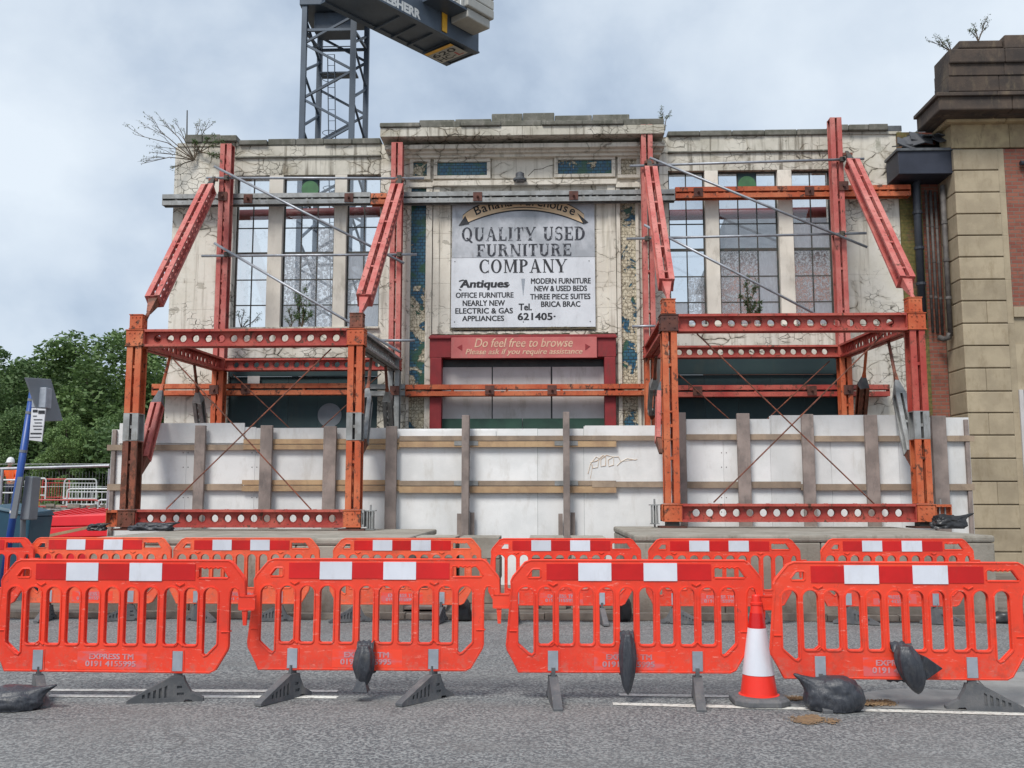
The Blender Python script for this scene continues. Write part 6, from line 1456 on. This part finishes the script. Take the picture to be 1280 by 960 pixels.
for i, (px, py, Y_, sc, lab) in enumerate(TR):
    ztp = Z(px, py, Y_); sc2 = ztp/9.6; cm, blobs = crowns[i % 4]; p = Vector((X(px, 520, Y_), Y_, 0))
    t = thing('broadleaf_tree', lab, 'tree', p, 0, 'broadleaf trees behind the site')
    mw = Matrix.LocRotScale(p, Matrix.Rotation(i*1.3, 3, 'Z').to_quaternion(), Vector((sc2*sc, sc2*sc, sc2))); o_ = place('crown', cm, 'leaf' if i % 3 else 'leaf2', t, mw)
    mb = MB().tube([(p.x, p.y, -.3), (p.x+.1, p.y, 2*sc2), (p.x, p.y+.1, 5.5*sc2)], [.32*sc2, .24*sc2, .12*sc2], 9); tk_ = part('trunk', mb, 'bark', t)
    mb = MB()
    for b in blobs[:12]:
        q_ = mw @ Vector(b[:3]); mb.tube([(p.x+.1, p.y, (2+b[2]*.25)*sc2), q_], [.10*sc2, .03], 5)
    part('limb', mb, 'bark', tk_)
rng = random.Random(77); bl_ = [(rng.uniform(-16, 10), rng.uniform(-1.5, 1.5), rng.uniform(.6, 3.6), rng.uniform(.9, 1.6)) for _ in range(60)]
mb = leafcloud(rng, bl_, 24000, .13); mb.v = [(v[0]-22, v[1]+40, v[2]+.4) for v in mb.v]; o = solo('undergrowth', mb, 'leaf2', 'dense dark undergrowth beneath the trees behind the site', 'undergrowth'); o['kind'] = 'stuff'

# ================================================================== WEEDS AND SHRUBS
def shrub(base, tips, mat, lab, seed, leaf=.045, nl=16, name='shrub', cat='plant', grp=None, sag=0):
    rng = random.Random(seed); t = thing(name, lab, cat, base, 0, grp); st = MB(); lf = MB()
    def branch(p, q, r_, depth):
        mid = p.lerp(q, .5)+Vector((rng.uniform(-.1, .1), rng.uniform(-.1, .1), rng.uniform(0, .12)))*(q-p).length; pts = [p, mid, q]
        st.tube(pts, [r_, r_*.7, r_*.3], 5)
        for i in range(nl if depth == 0 else nl//2):
            u = rng.uniform(.25, 1.05); c_ = p.lerp(mid, u*2) if u < .5 else mid.lerp(q, u*2-1); d = Vector((rng.gauss(0, 1), rng.gauss(0, 1), rng.gauss(0, .8))).normalized(); s_ = leaf*rng.uniform(.6, 1.4); v = d.cross(Vector((rng.gauss(0, 1), rng.gauss(0, 1), rng.gauss(0, 1)))).normalized()
            o = len(lf.v); c0 = c_+d*.01; lf.v += [tuple(c0), tuple(c0+d*s_+v*s_*.3), tuple(c0+d*s_*2), tuple(c0+d*s_-v*s_*.3)]; lf.f.append((o, o+1, o+2, o+3))
        if depth < 2:
            for k in range(3):
                u = rng.uniform(.3, .9); c_ = p.lerp(mid, u*2) if u < .5 else mid.lerp(q, u*2-1); d = (q-p).normalized()*1.5+Vector((rng.uniform(-.7, .7), rng.uniform(-.5, .5), rng.uniform(-.4, .5))); branch(c_, c_+d.normalized()*(q-p).length*rng.uniform(.3, .5), r_*.5, depth+1)
    for q in tips: branch(Vector(base), Vector(q), .014, 0)
    part('stem', st, 'twig', t); part('foliage', lf, mat, t)['kind'] = 'stuff'
shrub(P(243, 200, 21.1), [P(168, 168, 20.6), P(190, 158, 21), P(205, 155, 21.2), P(176, 205, 20.8), P(186, 190, 20.7), P(212, 212, 20.9), P(252, 158, 21.3), P(225, 160, 20.9), P(262, 150, 21.3)], 'buddleia', 'straggly half bare shrub growing out of the left parapet corner', 5, .026, 7)
shrub(P(250, 190, 21.1), [P(262, 172, 21.0), P(275, 180, 21.0), P(244, 176, 21), P(268, 195, 21.0), P(285, 200, 21.05)], 'weed', 'green leafy weed on the left pier below the parapet', 15, .03, 14)
shrub(P(831, 163, 21.2), [P(829, 140, 21.2), P(834, 146, 21.2), P(826, 150, 21.2)], 'buddleia', 'small weed sprouting on the parapet right of the cornice', 8, .022, 12)
shrub(P(1223, 52, 20.2), [P(1218, 32, 20.2), P(1230, 28, 20.2), P(1212, 38, 20.2), P(1233, 34, 20.2)], 'buddleia', 'weed sprouting on top of the black stone parapet', 9, .024, 9)
shrub(P(1190, 66, 20.3), [P(1162, 52, 20.1), P(1172, 50, 20.2), P(1184, 52, 20.2), P(1176, 58, 20.2)], 'buddleia', 'thin weed hanging from the left end of the black stone parapet', 10, .024, 9)
for bx3, tips, lab, sd, nl in (((377, 411), [(372, 372), (378, 368), (383, 380), (381, 392), (373, 395), (387, 396)], 'leafy weed inside the left three light window', 1, 20), ((363, 411), [(360, 388), (364, 392), (369, 398), (357, 398)], 'thin weed at the sill left of the leafy weed, left window', 2, 9),
      ((302, 411), [(298, 392), (306, 390), (312, 400), (322, 396)], 'dry thin weed on the sill of the far left window', 3, 5), ((938, 398), [(934, 358), (944, 362), (928, 372), (946, 378), (935, 384), (950, 388)], 'leafy weed inside the right three light window', 4, 24), ((443, 411), [(440, 398), (449, 402)], 'tiny weed on the sill nearest the sign bay', 6, 8)):
    shrub(P(*bx3, 21.28), [P(*q, 21.27) for q in tips], 'weed', lab, sd, .03 if nl > 12 else .024, nl, 'window_weed', grp='weeds in the windows')
shrub(P(1135, 428, 21.4), [P(1130, 440, 21.3), P(1142, 436, 21.3), P(1148, 445, 21.3), P(1138, 422, 21.3)], 'weed', 'green weeds on the mossy brick under the black downpipe', 30, .05, 16)
print('objects', len(bpy.data.objects), 'tris', sum(len(o.data.polygons) for o in bpy.data.objects if o.type == 'MESH'))
